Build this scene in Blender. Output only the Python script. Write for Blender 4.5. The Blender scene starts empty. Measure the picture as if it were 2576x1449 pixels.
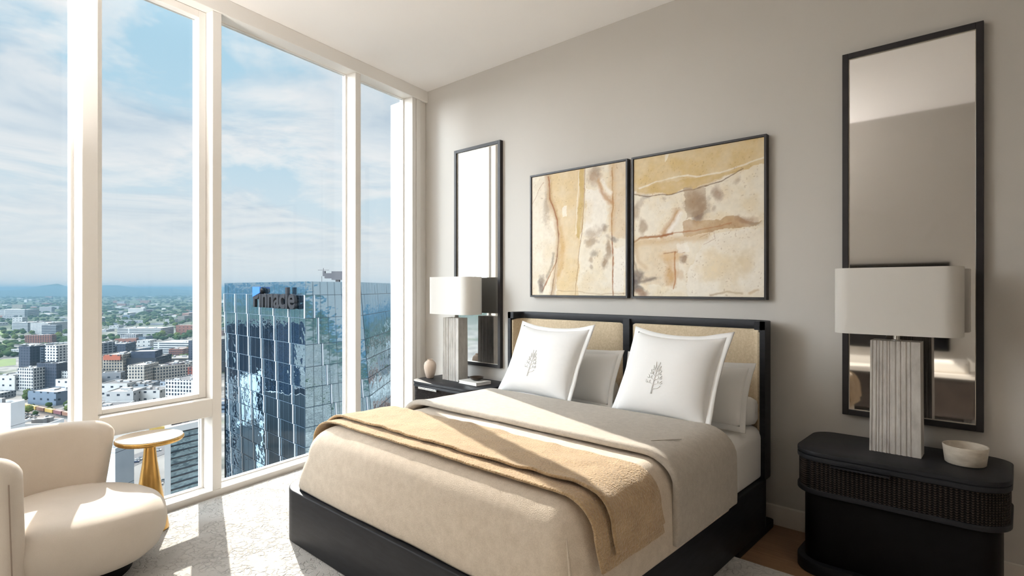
import bpy, bmesh, math, random
from mathutils import Vector, Matrix, noise as mnoise
import numpy as np

R = math.radians
scn = bpy.context.scene
COL = scn.collection

# ------------------------------------------------------------------ camera
cam_d = bpy.data.cameras.new('camera')
cam = bpy.data.objects.new('camera', cam_d)
COL.objects.link(cam)
YAW = 42.4                                   # degrees left of the headboard-wall normal
cam.location = (0, 0, 1.30)
cam.rotation_euler = (R(90), 0, R(YAW))
cam_d.sensor_width = 36.0
cam_d.lens = 36.0 * 1412.0 / 2576.0
cam_d.shift_y = 1.5 / 2576.0
cam_d.clip_start = 0.05
cam_d.clip_end = 60000
scn.camera = cam

# ------------------------------------------------------------------ view / exposure
scn.view_settings.view_transform = 'Standard'
scn.view_settings.look = 'None'
scn.view_settings.gamma = 1.0
scn.view_settings.use_curve_mapping = False
scn.view_settings.exposure = 1.03
scn.cycles.max_bounces = 10
scn.cycles.diffuse_bounces = 6
scn.cycles.glossy_bounces = 5
scn.cycles.transparent_max_bounces = 12
scn.cycles.volume_bounces = 0
scn.cycles.use_denoising = True
scn.cycles.sample_clamp_indirect = 6.0
scn.cycles.caustics_reflective = False
scn.cycles.caustics_refractive = False

# ------------------------------------------------------------------ sun
SUN_EL = 34.7
SD = (-math.sin(R(71.7)), math.cos(R(71.7)))
SUNV = Vector((SD[0]*math.cos(R(SUN_EL)), SD[1]*math.cos(R(SUN_EL)), math.sin(R(SUN_EL))))
sl = bpy.data.lights.new('sun', 'SUN')
sl.energy = 4.3
sl.color = (1.0, 0.93, 0.83)
sl.angle = R(0.45)
so = bpy.data.objects.new('sun', sl)
COL.objects.link(so)
so.rotation_euler = SUNV.to_track_quat('Z', 'Y').to_euler()
so.location = (-8, 3, 9)

# ------------------------------------------------------------------ node helpers
def nd(nt, typ, loc=None, **kw):
    n = nt.nodes.new(typ)
    for k, v in kw.items():
        setattr(n, k, v)
    return n
def setin(n, **kw):
    for k, v in kw.items():
        n.inputs[k.replace('_', ' ')].default_value = v
def mth(nt, op, a, b=None, clamp=False):
    n = nt.nodes.new('ShaderNodeMath'); n.operation = op; n.use_clamp = clamp
    for i, v in enumerate((a, b)):
        if v is None: continue
        if isinstance(v, (int, float)): n.inputs[i].default_value = v
        else: nt.links.new(v, n.inputs[i])
    return n.outputs[0]
def vmth(nt, op, a, b=None):
    n = nt.nodes.new('ShaderNodeVectorMath'); n.operation = op
    for i, v in enumerate((a, b)):
        if v is None: continue
        if isinstance(v, (tuple, list)): n.inputs[i].default_value = v
        else: nt.links.new(v, n.inputs[i])
    return n
def mixc(nt, fac, a, b, blend='MIX'):
    n = nt.nodes.new('ShaderNodeMix'); n.data_type = 'RGBA'; n.blend_type = blend
    for sock, v in ((n.inputs[0], fac), (n.inputs[6], a), (n.inputs[7], b)):
        if isinstance(v, (int, float)): sock.default_value = v
        elif isinstance(v, (tuple, list)): sock.default_value = (*v[:3], 1)
        else: nt.links.new(v, sock)
    return n.outputs[2]
def ramp(nt, fac, stops):
    n = nt.nodes.new('ShaderNodeValToRGB')
    cr = n.color_ramp
    while len(cr.elements) < len(stops): cr.elements.new(0.5)
    for e, (p, c) in zip(cr.elements, stops):
        e.position = p
        e.color = (*c[:3], 1) if isinstance(c, (tuple, list)) else (c, c, c, 1)
    nt.links.new(fac, n.inputs[0])
    return n.outputs[0]
def noise_tex(nt, vec, scale, detail=4, rough=0.55, dist=0.0):
    n = nt.nodes.new('ShaderNodeTexNoise')
    setin(n, Scale=scale, Detail=detail, Roughness=rough, Distortion=dist)
    if vec is not None: nt.links.new(vec, n.inputs['Vector'])
    return n.outputs['Fac']

# ------------------------------------------------------------------ world sky with clouds

OVER_FILL = 4.0
BANK_FILL = 25.0
UPLIGHT_FILL = 108.0
SIDE_FILL = 50.0
SEED_Z = 3.7
SKY_GAIN = 0.468
def make_world():
    w = bpy.data.worlds.new('sky'); scn.world = w
    w.use_nodes = True
    nt = w.node_tree; nt.nodes.clear()
    out = nt.nodes.new('ShaderNodeOutputWorld'); bg = nt.nodes.new('ShaderNodeBackground')
    tc = nt.nodes.new('ShaderNodeTexCoord')
    sep = nt.nodes.new('ShaderNodeSeparateXYZ'); nt.links.new(tc.outputs['Generated'], sep.inputs[0])
    z = mth(nt, 'MAXIMUM', sep.outputs['Z'], 0.0)
    den = mth(nt, 'ADD', z, 0.10)
    px = mth(nt, 'DIVIDE', sep.outputs['X'], den); py = mth(nt, 'DIVIDE', sep.outputs['Y'], den)
    cmb = nt.nodes.new('ShaderNodeCombineXYZ')
    nt.links.new(px, cmb.inputs[0]); nt.links.new(py, cmb.inputs[1]); cmb.inputs[2].default_value = SEED_Z
    n1 = noise_tex(nt, cmb.outputs[0], 1.0, 10, 0.60, 0.45)
    # second lookup shifted towards the sun gives the lit and shaded sides of the clouds
    sh = vmth(nt, 'ADD', cmb.outputs[0], (-0.14, 0.05, 0.0)).outputs[0]
    n2 = noise_tex(nt, sh, 1.0, 7, 0.58, 0.45)
    cover = ramp(nt, n1, [(0.40, 0.0), (0.47, 0.55), (0.56, 1.0)])
    shade = mth(nt, 'SUBTRACT', n1, n2)
    shade = mth(nt, 'MULTIPLY_ADD', shade, 4.2, clamp=True); 
    shade.node.inputs[2].default_value = 0.60
    thick = ramp(nt, n1, [(0.50, 1.0), (0.72, 0.42)])
    lit = mth(nt, 'MULTIPLY', shade, thick, clamp=True)
    ccol = ramp(nt, lit, [(0.0, (0.50, 0.63, 0.76)), (0.35, (0.70, 0.79, 0.87)), (0.7, (0.88, 0.91, 0.94)), (1.0, (0.96, 0.965, 0.97))])
    blue = ramp(nt, z, [(0.0, (0.74, 0.84, 0.90)), (0.12, (0.60, 0.78, 0.90)), (0.42, (0.42, 0.69, 0.87)), (1.0, (0.24, 0.48, 0.80))])
    sky = mixc(nt, cover, blue, ccol)
    hz = ramp(nt, z, [(0.0, 1.0), (0.05, 0.75), (0.22, 0.0)])
    sky = mixc(nt, hz, sky, (0.78, 0.84, 0.88))
    # overhead sky brightened well above the window heads, added to light the room
    up = ramp(nt, z, [(0.43, 1.0/OVER_FILL), (0.56, 1.0)])
    upm = mth(nt, 'MULTIPLY', up, OVER_FILL)
    # unseen bright bank added to the sky behind, to light the headboard wall
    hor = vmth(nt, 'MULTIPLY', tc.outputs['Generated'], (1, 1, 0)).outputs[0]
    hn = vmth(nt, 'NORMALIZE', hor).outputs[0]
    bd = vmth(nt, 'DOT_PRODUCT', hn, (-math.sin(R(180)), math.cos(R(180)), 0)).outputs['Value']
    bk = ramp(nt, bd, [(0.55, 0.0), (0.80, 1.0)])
    bkm = mth(nt, 'MULTIPLY_ADD', bk, BANK_FILL); bkm.node.inputs[2].default_value = 1.0
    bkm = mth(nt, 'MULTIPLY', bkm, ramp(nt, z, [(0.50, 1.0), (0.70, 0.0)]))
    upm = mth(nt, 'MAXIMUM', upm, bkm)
    sv = vmth(nt, 'DOT_PRODUCT', tc.outputs['Generated'], tuple(SUNV)).outputs['Value']
    aur = mth(nt, 'POWER', mth(nt, 'MAXIMUM', sv, 0.0), 260.0)
    aurm = mth(nt, 'MULTIPLY', aur, 25.0)
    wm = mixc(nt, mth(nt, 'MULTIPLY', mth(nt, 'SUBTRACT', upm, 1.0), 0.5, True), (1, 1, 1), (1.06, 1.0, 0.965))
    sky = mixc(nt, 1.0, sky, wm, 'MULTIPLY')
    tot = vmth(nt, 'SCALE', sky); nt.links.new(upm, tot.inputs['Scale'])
    addn = vmth(nt, 'SCALE', (1.0, 0.95, 0.87)); nt.links.new(aurm, addn.inputs['Scale'])
    addn.inputs[0].default_value = (1.0, 0.95, 0.87)
    fin = vmth(nt, 'ADD', tot.outputs[0], addn.outputs[0])
    low = mth(nt, 'GREATER_THAN', sep.outputs['Z'], -0.02)
    fin2 = mixc(nt, low, (0.30, 0.36, 0.38), fin.outputs[0])
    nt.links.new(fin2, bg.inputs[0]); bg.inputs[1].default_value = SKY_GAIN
    nt.links.new(bg.outputs[0], out.inputs[0])
    w.cycles.sampling_method = 'MANUAL'; w.cycles.sample_map_resolution = 1024
make_world()

# ------------------------------------------------------------------ materials
def mat(name, col=(0.5, 0.5, 0.5), rough=0.6, metal=0.0, sheen=0.0, spec=0.4):
    m = bpy.data.materials.new(name); m.use_nodes = True
    b = m.node_tree.nodes['Principled BSDF']
    b.inputs['Base Color'].default_value = (*col, 1)
    b.inputs['Roughness'].default_value = rough
    b.inputs['Metallic'].default_value = metal
    b.inputs['Specular IOR Level'].default_value = spec
    if sheen: 
        b.inputs['Sheen Weight'].default_value = sheen
        b.inputs['Sheen Roughness'].default_value = 0.5
    return m
def P(m): return m.node_tree.nodes['Principled BSDF']
def objco(nt): return nt.nodes.new('ShaderNodeTexCoord').outputs['Object']
def bump(m, height, strength=0.3, dist=0.01):
    nt = m.node_tree
    b = nt.nodes.new('ShaderNodeBump'); b.inputs['Strength'].default_value = strength; b.inputs['Distance'].default_value = dist
    nt.links.new(height, b.inputs['Height']); nt.links.new(b.outputs[0], P(m).inputs['Normal'])
def basecol(m, sock): m.node_tree.links.new(sock, P(m).inputs['Base Color'])
def noisy(m, c1, c2, scale, detail=5, bscale=None, bstr=0.2, bdist=0.004, stretch=None, lo=0.35, hi=0.65):
    nt = m.node_tree; co = objco(nt)
    if stretch:
        co2 = vmth(nt, 'MULTIPLY', co, stretch).outputs[0]
    else: co2 = co
    f = noise_tex(nt, co2, scale, detail)
    basecol(m, ramp(nt, f, [(lo, c1), (hi, c2)]))
    if bscale:
        h = noise_tex(nt, co2, bscale, 3, 0.6); bump(m, h, bstr, bdist)
    return m

M = {}
M['wall'] = noisy(mat('wall_paint', rough=0.85), (0.545, 0.52, 0.485), (0.56, 0.535, 0.50), 1.2, bscale=120, bstr=0.06, bdist=0.002)
M['ceiling'] = noisy(mat('ceiling_paint', rough=0.9), (0.92, 0.90, 0.885), (0.93, 0.91, 0.895), 2.0, bscale=140, bstr=0.05, bdist=0.002)
M['frame_white'] = noisy(mat('white_window_metal', rough=0.45), (0.86, 0.835, 0.80), (0.875, 0.85, 0.815), 3.0)
M['base_white'] = noisy(mat('white_trim_paint', rough=0.5), (0.74, 0.69, 0.63), (0.75, 0.70, 0.64), 3.0)
M['ebony'] = noisy(mat('ebony_wood', rough=0.5, spec=0.30), (0.0065, 0.0072, 0.0100), (0.013, 0.0140, 0.0185), 9, stretch=(1, 1, 6), bscale=30, bstr=0.12, bdist=0.002)
M['ebony_dark'] = noisy(mat('black_lacquer', rough=0.5, spec=0.12), (0.0025, 0.002, 0.0025), (0.004, 0.0035, 0.004), 8)
M['frame_black'] = noisy(mat('black_picture_frame', rough=0.4), (0.012, 0.010, 0.012), (0.02, 0.017, 0.018), 12)
M['sheet'] = noisy(mat('white_cotton_sheet', rough=0.85, sheen=0.1), (0.85, 0.83, 0.80), (0.87, 0.85, 0.82), 4, bscale=9, bstr=0.12, bdist=0.02)
M['pillow'] = noisy(mat('white_cotton', rough=0.85, sheen=0.1), (0.80, 0.795, 0.785), (0.82, 0.815, 0.805), 4, bscale=7, bstr=0.25, bdist=0.02)
M['stitch'] = mat('white_embroidery_thread', (0.80, 0.79, 0.77), 0.5)
def weave(m, c1, c2, s1, s2, bs, bd):
    nt = m.node_tree; co = objco(nt)
    f = noise_tex(nt, co, s1, 6, 0.7); g = noise_tex(nt, co, s2, 2, 0.6)
    mx = mth(nt, 'MULTIPLY_ADD', f, 0.6); mx.node.inputs[2].default_value = 0.0
    nt.links.new(mth(nt, 'MULTIPLY', g, 0.4), mx.node.inputs[2])
    basecol(m, ramp(nt, mx, [(0.36, c1), (0.64, c2)]))
    bump(m, g, bs, bd)
    return m
M['coverlet'] = weave(mat('cream_coverlet_wool', rough=0.95, sheen=0.25), (0.56, 0.47, 0.37), (0.70, 0.605, 0.495), 26, 260, 0.5, 0.004)
M['blanket'] = weave(mat('taupe_blanket_wool', rough=0.95, sheen=0.2), (0.42, 0.375, 0.32), (0.54, 0.49, 0.425), 40, 330, 0.6, 0.004)
M['throw'] = weave(mat('camel_throw_wool', rough=0.95, sheen=0.35), (0.38, 0.255, 0.135), (0.53, 0.375, 0.21), 14, 120, 0.8, 0.010)
M['linen'] = weave(mat('beige_linen', rough=0.95), (0.46, 0.36, 0.235), (0.66, 0.55, 0.40), 70, 420, 0.5, 0.003)
M['chair'] = weave(mat('cream_chair_fabric', rough=0.9, sheen=0.2), (0.62, 0.55, 0.475), (0.66, 0.59, 0.515), 8, 300, 0.15, 0.002)
M['seam'] = mat('taupe_piping', (0.34, 0.27, 0.22), 0.8)
def stone_mat():
    m = mat('grey_fluted_stone', rough=0.7)
    nt = m.node_tree; co = objco(nt)
    f = noise_tex(nt, vmth(nt, 'MULTIPLY', co, (1, 1, 0.35)).outputs[0], 22, 7, 0.65)
    base = ramp(nt, f, [(0.3, (0.40, 0.38, 0.355)), (0.5, (0.52, 0.495, 0.465)), (0.72, (0.62, 0.595, 0.56))])
    v = nt.nodes.new('ShaderNodeTexVoronoi'); v.inputs['Scale'].default_value = 75; nt.links.new(co, v.inputs['Vector'])
    pit = ramp(nt, v.outputs['Distance'], [(0.06, 1.0), (0.13, 0.0)])
    gate = ramp(nt, noise_tex(nt, co, 30, 2), [(0.56, 0.0), (0.62, 1.0)])
    pm = mth(nt, 'MULTIPLY', pit, gate)
    basecol(m, mixc(nt, pm, base, (0.17, 0.155, 0.14)))
    h = mth(nt, 'SUBTRACT', f, pm); bump(m, h, 0.5, 0.003)
    return m
M['stone'] = stone_mat()
def shade_mat():
    m = mat('white_lamp_shade', (0.84, 0.82, 0.785), 0.85)
    nt = m.node_tree
    tr = nt.nodes.new('ShaderNodeBsdfTranslucent'); tr.inputs[0].default_value = (0.85, 0.82, 0.77, 1)
    mx = nt.nodes.new('ShaderNodeMixShader'); mx.inputs[0].default_value = 0.22
    out = nt.nodes['Material Output']
    nt.links.new(P(m).outputs[0], mx.inputs[1]); nt.links.new(tr.outputs[0], mx.inputs[2]); nt.links.new(mx.outputs[0], out.inputs[0])
    h = noise_tex(nt, vmth(nt, 'MULTIPLY', objco(nt), (1, 1, 1)).outputs[0], 400, 2); bump(m, h, 0.05, 0.001)
    return m
M['shade'] = shade_mat()
M['nickel'] = mat('brushed_nickel', (0.62, 0.60, 0.57), 0.28, 1.0)
M['steel'] = mat('polished_pull', (0.75, 0.74, 0.72), 0.25, 1.0)
def brass_mat():
    m = mat('brushed_brass', (0.60, 0.36, 0.11), 0.30, 1.0)
    nt = m.node_tree
    f = noise_tex(nt, vmth(nt, 'MULTIPLY', objco(nt), (1, 1, 0.1)).outputs[0], 60, 3)
    basecol(m, ramp(nt, f, [(0.3, (0.50, 0.29, 0.085)), (0.7, (0.66, 0.41, 0.14))]))
    return m
M['brass'] = brass_mat()
M['table_top'] = noisy(mat('ivory_table_top', rough=0.35), (0.74, 0.64, 0.52), (0.78, 0.69, 0.57), 9)
M['marble'] = noisy(mat('cream_travertine', rough=0.45), (0.52, 0.46, 0.38), (0.70, 0.64, 0.55), 14, stretch=(1, 1, 3))
M['ceramic'] = noisy(mat('pale_pink_ceramic', rough=0.45), (0.66, 0.53, 0.43), (0.72, 0.60, 0.50), 14, stretch=(6, 6, 0.4))
M['paper'] = mat('white_paper_cover', (0.78, 0.76, 0.72), 0.7)
M['bronze'] = mat('dark_bronze', (0.05, 0.033, 0.022), 0.35, 0.6)
M['dark_disc'] = mat('dark_interior', (0.06, 0.035, 0.03), 0.9)
def mirror_mat():
    m = mat('silvered_mirror', (0.86, 0.85, 0.84), 0.035, 1.0)
    nt = m.node_tree
    basecol(m, ramp(nt, noise_tex(nt, objco(nt), 2.0, 2), [(0.3, (0.85, 0.84, 0.83)), (0.7, (0.87, 0.86, 0.85))]))
    return m
M['mirror'] = mirror_mat()
M['liner'] = mat('pale_mirror_bevel', (0.75, 0.70, 0.62), 0.3, 0.6)
def glass_mat():
    m = bpy.data.materials.new('clear_window_glass'); m.use_nodes = True
    nt = m.node_tree; nt.nodes.clear()
    out = nt.nodes.new('ShaderNodeOutputMaterial')
    t = nt.nodes.new('ShaderNodeBsdfTransparent'); t.inputs[0].default_value = (0.985, 0.992, 0.99, 1)
    g = nt.nodes.new('ShaderNodeBsdfGlossy'); g.inputs['Roughness'].default_value = 0.0
    f = nt.nodes.new('ShaderNodeFresnel'); f.inputs[0].default_value = 1.25
    mx = nt.nodes.new('ShaderNodeMixShader')
    fm = mth(nt, 'MULTIPLY', f.outputs[0], 0.7)
    nt.links.new(fm, mx.inputs[0]); nt.links.new(t.outputs[0], mx.inputs[1]); nt.links.new(g.outputs[0], mx.inputs[2])
    nt.links.new(mx.outputs[0], out.inputs[0])
    return m
M['glass'] = glass_mat()
def rug_mat():
    m = mat('pale_grey_rug', rough=0.95, sheen=0.2)
    nt = m.node_tree; co = objco(nt)
    w = noise_tex(nt, co, 6, 3)
    wv = nt.nodes.new('ShaderNodeMix'); wv.data_type = 'VECTOR'
    v = nt.nodes.new('ShaderNodeTexVoronoi'); v.feature = 'DISTANCE_TO_EDGE'; v.inputs['Scale'].default_value = 30
    n3 = nt.nodes.new('ShaderNodeTexNoise'); setin(n3, Scale=22.0, Detail=3.0)
    nt.links.new(co, n3.inputs['Vector'])
    dv = vmth(nt, 'SCALE', n3.outputs['Color']); dv.inputs['Scale'].default_value = 0.05
    cc = vmth(nt, 'ADD', co, dv.outputs[0])
    nt.links.new(cc.outputs[0], v.inputs['Vector'])
    crack = ramp(nt, v.outputs['Distance'], [(0.0, 0.0), (0.10, 1.0)])
    gate = ramp(nt, noise_tex(nt, co, 16, 3), [(0.44, 0.0), (0.54, 1.0)])
    cr = mth(nt, 'MAXIMUM', crack, mth(nt, 'SUBTRACT', 1.0, gate))
    fine = noise_tex(nt, co, 210, 3, 0.7)
    h = mth(nt, 'ADD', mth(nt, 'MULTIPLY', cr, 1.0), mth(nt, 'MULTIPLY', fine, 0.35))
    bump(m, h, 0.62, 0.016)
    basecol(m, ramp(nt, w, [(0.3, (0.55, 0.53, 0.50)), (0.7, (0.64, 0.62, 0.59))]))
    return m
M['rug'] = rug_mat()
def wood_floor():
    m = mat('oak_floor_boards', rough=0.45)
    nt = m.node_tree; co = objco(nt)
    br = nt.nodes.new('ShaderNodeTexBrick'); br.offset = 0.37
    setin(br, Scale=1.0, Mortar_Size=0.0012, Brick_Width=1.4, Row_Height=0.16)
    br.inputs['Color1'].default_value = (0.30, 0.175, 0.095, 1); br.inputs['Color2'].default_value = (0.23, 0.13, 0.07, 1); br.inputs['Mortar'].default_value = (0.06, 0.035, 0.02, 1)
    nt.links.new(co, br.inputs['Vector'])
    g = noise_tex(nt, vmth(nt, 'MULTIPLY', co, (2.0, 26.0, 1.0)).outputs[0], 2.2, 6, 0.6)
    basecol(m, mixc(nt, 0.5, br.outputs['Color'], ramp(nt, g, [(0.3, (0.17, 0.095, 0.05)), (0.7, (0.36, 0.22, 0.12))])))
    bump(m, g, 0.08, 0.002)
    return m
M['wood'] = wood_floor()
def rattan():
    m = mat('black_rattan_weave', rough=0.6, spec=0.12)
    nt = m.node_tree; co = objco(nt)
    sx = nt.nodes.new('ShaderNodeSeparateXYZ'); nt.links.new(co, sx.inputs[0])
    a = mth(nt, 'MULTIPLY', mth(nt, 'ADD', sx.outputs[0], sx.outputs[1]), 2*math.pi/0.017)
    b = mth(nt, 'MULTIPLY', sx.outputs[2], 2*math.pi/0.010)
    s1 = mth(nt, 'SINE', a); s2 = mth(nt, 'SINE', mth(nt, 'ADD', b, mth(nt, 'MULTIPLY', s1, 1.2)))
    h = mth(nt, 'MULTIPLY_ADD', mth(nt, 'ADD', s1, s2), 0.25); h.node.inputs[2].default_value = 0.5
    bump(m, h, 0.9, 0.006)
    basecol(m, ramp(nt, h, [(0.25, (0.003, 0.0025, 0.003)), (0.6, (0.012, 0.009, 0.008)), (0.95, (0.055, 0.040, 0.032))]))
    return m
M['rattan'] = rattan()
M['tv'] = mat('black_screen', (0.006, 0.006, 0.007), 0.15)
M['towel'] = mat('white_towel', (0.80, 0.76, 0.70), 0.9)
M['walnut'] = noisy(mat('dark_walnut', rough=0.5), (0.022, 0.014, 0.010), (0.04, 0.027, 0.02), 6)

# ------------------------------------------------------------------ mesh helpers
class MB:
    def __init__(s): s.v = []; s.f = []; s.mi = []
    def add(s, vs, fs, mi=0, xf=None):
        o = len(s.v)
        if xf is None: s.v += [tuple(v) for v in vs]
        else: s.v += [tuple(xf @ Vector(v)) for v in vs]
        s.f += [tuple(o + i for i in f) for f in fs]; s.mi += [mi]*len(fs)
        return s
    def box(s, a, b, mi=0, xf=None):
        (x0, y0, z0), (x1, y1, z1) = a, b
        vs = [(x0,y0,z0),(x1,y0,z0),(x1,y1,z0),(x0,y1,z0),(x0,y0,z1),(x1,y0,z1),(x1,y1,z1),(x0,y1,z1)]
        return s.add(vs, [(0,3,2,1),(4,5,6,7),(0,1,5,4),(1,2,6,5),(2,3,7,6),(3,0,4,7)], mi, xf)
    def prism(s, poly, z0, z1, mi=0, xf=None):
        n = len(poly)
        vs = [(x, y, z0) for x, y in poly] + [(x, y, z1) for x, y in poly]
        fs = [tuple(reversed(range(n))), tuple(range(n, 2*n))] + [(i, (i+1) % n, n+(i+1) % n, n+i) for i in range(n)]
        return s.add(vs, fs, mi, xf)
    def rings(s, rs, cap0=True, cap1=True, closed=True, mi=0, xf=None):
        n = len(rs[0]); vs = [p for r in rs for p in r]; fs = []
        for k in range(len(rs)-1):
            for i in range(n if closed else n-1):
                j = (i+1) % n
                fs.append((k*n+i, k*n+j, (k+1)*n+j, (k+1)*n+i))
        if cap0: fs.append(tuple(reversed(range(n))))
        if cap1: fs.append(tuple(range((len(rs)-1)*n, len(rs)*n)))
        return s.add(vs, fs, mi, xf)
    def lathe(s, prof, c=(0, 0, 0), seg=48, mi=0, cap0=True, cap1=True):
        rs = [[(c[0]+r*math.cos(2*math.pi*k/seg), c[1]+r*math.sin(2*math.pi*k/seg), c[2]+z) for k in range(seg)] for r, z in prof]
        return s.rings(rs, cap0, cap1, mi=mi)
    def tube(s, pts, r, seg=8, mi=0):
        rs = []
        for i, p in enumerate(pts):
            p = Vector(p); a = Vector(pts[max(i-1, 0)]); b = Vector(pts[min(i+1, len(pts)-1)])
            t = (b-a).normalized(); u = t.orthogonal().normalized(); w = t.cross(u)
            rr = r[i] if isinstance(r, (list, tuple)) else r
            rs.append([tuple(p+u*(rr*math.cos(2*math.pi*k/seg))+w*(rr*math.sin(2*math.pi*k/seg))) for k in range(seg)])
        return s.rings(rs, mi=mi)
    def build(s, name, mats, parent=None, smooth=False, bevel=0, bseg=2, auto=None, fix=True):
        me = bpy.data.meshes.new(name)
        me.from_pydata(s.v, [], s.f); me.update()
        if not isinstance(mats, (list, tuple)): mats = [mats]
        for m in mats: me.materials.append(m)
        if len(mats) > 1: me.polygons.foreach_set('material_index', s.mi)
        if fix:
            bm = bmesh.new(); bm.from_mesh(me); bmesh.ops.recalc_face_normals(bm, faces=bm.faces); bm.to_mesh(me); bm.free()
        o = bpy.data.objects.new(name, me); COL.objects.link(o)
        if bevel:
            md = o.modifiers.new('bevel', 'BEVEL'); md.width = bevel; md.segments = bseg; md.limit_method = 'ANGLE'; md.angle_limit = R(40)
        if smooth: me.polygons.foreach_set('use_smooth', [True]*len(me.polygons))
        if auto or (smooth and auto is None and bevel):
            pass
        if smooth and auto:
            bm = bmesh.new(); bm.from_mesh(me)
            for e in bm.edges:
                if len(e.link_faces) == 2 and e.calc_face_angle(0) > R(auto): e.smooth = False
            bm.to_mesh(me); bm.free()
        if parent is not None:
            o.parent = parent
            if parent.type == 'EMPTY' and parent.location.length > 0:
                o.location = -Vector(parent.location)
        return o
def tag(o, label, cat, group=None, kind=None):
    o['label'] = label; o['category'] = cat
    if group: o['group'] = group
    if kind: o['kind'] = kind
    return o
def thing(name, label, cat, loc, group=None):
    o = bpy.data.objects.new(name, None); COL.objects.link(o)
    o.empty_display_size = 0.1
    o.location = loc
    return tag(o, label, cat, group)
def struct(o): o['kind'] = 'structure'; return o
def rrect(x0, y0, x1, y1, r, seg=8):
    rr = r if isinstance(r, (list, tuple)) else [r]*4     # corners: (x1,y1),(x0,y1),(x0,y0),(x1,y0)
    pts = []
    for (cx, cy, a0), q in zip(((x1, y1, 0), (x0, y1, 90), (x0, y0, 180), (x1, y0, 270)), rr):
        sx = -1 if cx == x1 else 1; sy = -1 if cy == y1 else 1
        q = max(q, 1e-4)
        for k in range(seg+1):
            a = R(a0 + 90*k/seg)
            pts.append((cx+sx*q+q*math.cos(a), cy+sy*q+q*math.sin(a)))
    return pts
def rslab(mb, x0, y0, x1, y1, z0, z1, r, b=0.005, seg=8, bs=3, mi=0, b0=None):
    """rounded-corner slab with softened top and bottom edges"""
    b0 = b if b0 is None else b0
    rs = []
    lev = [(b0*(1-math.sin(R(90*k/bs))), z0+b0*(1-math.cos(R(90*k/bs)))) for k in range(bs+1)] if b0 > 0 else [(0, z0)]
    lev += [(b*(1-math.cos(R(90*k/bs))), z1-b*(1-math.sin(R(90*k/bs)))) for k in range(bs+1)] if b > 0 else [(0, z1)]
    for ins, z in lev:
        rs.append([(x, y, z) for x, y in rrect(x0+ins, y0+ins, x1-ins, y1-ins, max(r-ins, 0.002), seg)])
    mb.rings(rs, mi=mi)
    return mb
def offset_path(path, d):
    out = []
    n = len(path)
    for i, (x, y) in enumerate(path):
        ax, ay = path[max(i-1, 0)]; bx, by = path[min(i+1, n-1)]
        tx, ty = bx-ax, by-ay; L = math.hypot(tx, ty) or 1
        out.append((x-ty/L*d, y+tx/L*d))
    return out
def sweep(mb, path, prof, mi=0, zfun=None):
    """sweep a closed (offset, z) profile along a horizontal path"""
    offs = {}
    rs = []
    n = len(path)
    for i in range(n):
        x, y = path[i]
        ax, ay = path[max(i-1, 0)]; bx, by = path[min(i+1, n-1)]
        tx, ty = bx-ax, by-ay; L = math.hypot(tx, ty) or 1
        nx, ny = -ty/L, tx/L
        pr = prof(i/(n-1)) if callable(prof) else prof
        rs.append([(x+nx*o, y+ny*o, z) for o, z in pr])
    mb.rings(rs, mi=mi)
    return mb
def rprof(o0, z0, o1, z1, r, seg=4):
    return rrect(o0, z0, o1, z1, r, seg)

# pixel of the photograph -> point of the place
CT, ST = math.cos(R(YAW)), math.sin(R(YAW))
def ray(u, v):
    a = (u-1288)/1412.0
    return (a*CT-ST, a*ST+CT, (726-v)/1412.0)
def at_fw(u, fw):
    r = ray(u, 726); return (r[0]*fw, r[1]*fw)
def at_z(u, v, z):
    r = ray(u, v); t = (z-1.3)/r[2]; return (r[0]*t, r[1]*t)

# ------------------------------------------------------------------ room shell
PHI = R(11.0)
DX, DY = math.sin(PHI), -math.cos(PHI)       # along the window wall, from the corner towards the camera
NX, NY = -math.cos(PHI), -math.sin(PHI)      # outwards
CX0, CY0 = -4.043, 3.27
def W(s, n): return (CX0+DX*s+NX*n, CY0+DY*s+NY*n)
WXF = Matrix(((DX, NX, 0, CX0), (DY, NY, 0, CY0), (0, 0, 1, 0), (0, 0, 0, 1)))
YB = -0.50; XR = 1.35; ZC = 3.10; ZB = 3.0
def s_at_y(y): return (CY0 - y)/math.cos(PHI)

mb = MB(); mb.prism([W(4.2, 0.10), (XR+0.2, YB-0.2), (XR+0.2, 3.5), (-4.1, 3.5), W(-0.2, 0.10)], -0.2, 0.0)
struct(mb.build('floor', M['wood']))
mb = MB(); mb.prism([W(-0.2, 0.13), W(4.2, 0.13), (XR+0.2, YB-0.2), (XR+0.2, 3.5), (-4.2, 3.5)], ZC, ZC+0.25)
struct(mb.build('ceiling', M['ceiling']))
mb = MB(); mb.box((-4.6, 3.27, -0.2), (XR+0.2, 3.5, ZC))
struct(mb.build('wall_right', M['wall']))
mb = MB(); mb.box((-3.7, YB-0.2, -0.2), (XR+0.2, YB, ZC))
struct(mb.build('wall_back', M['wall']))
mb = MB(); mb.box((XR, YB, -0.2), (XR+0.2, 3.27, ZC))
struct(mb.build('wall_near', M['wall']))
mb = MB(); mb.box((-3.9, 3.255, 0.0), (XR, 3.27, 0.105)); mb.box((-3.9, 3.259, 0.105), (XR, 3.27, 0.109))
struct(mb.build('baseboard_right', M['base_white'], bevel=0.002))

SE = s_at_y(YB)
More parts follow.
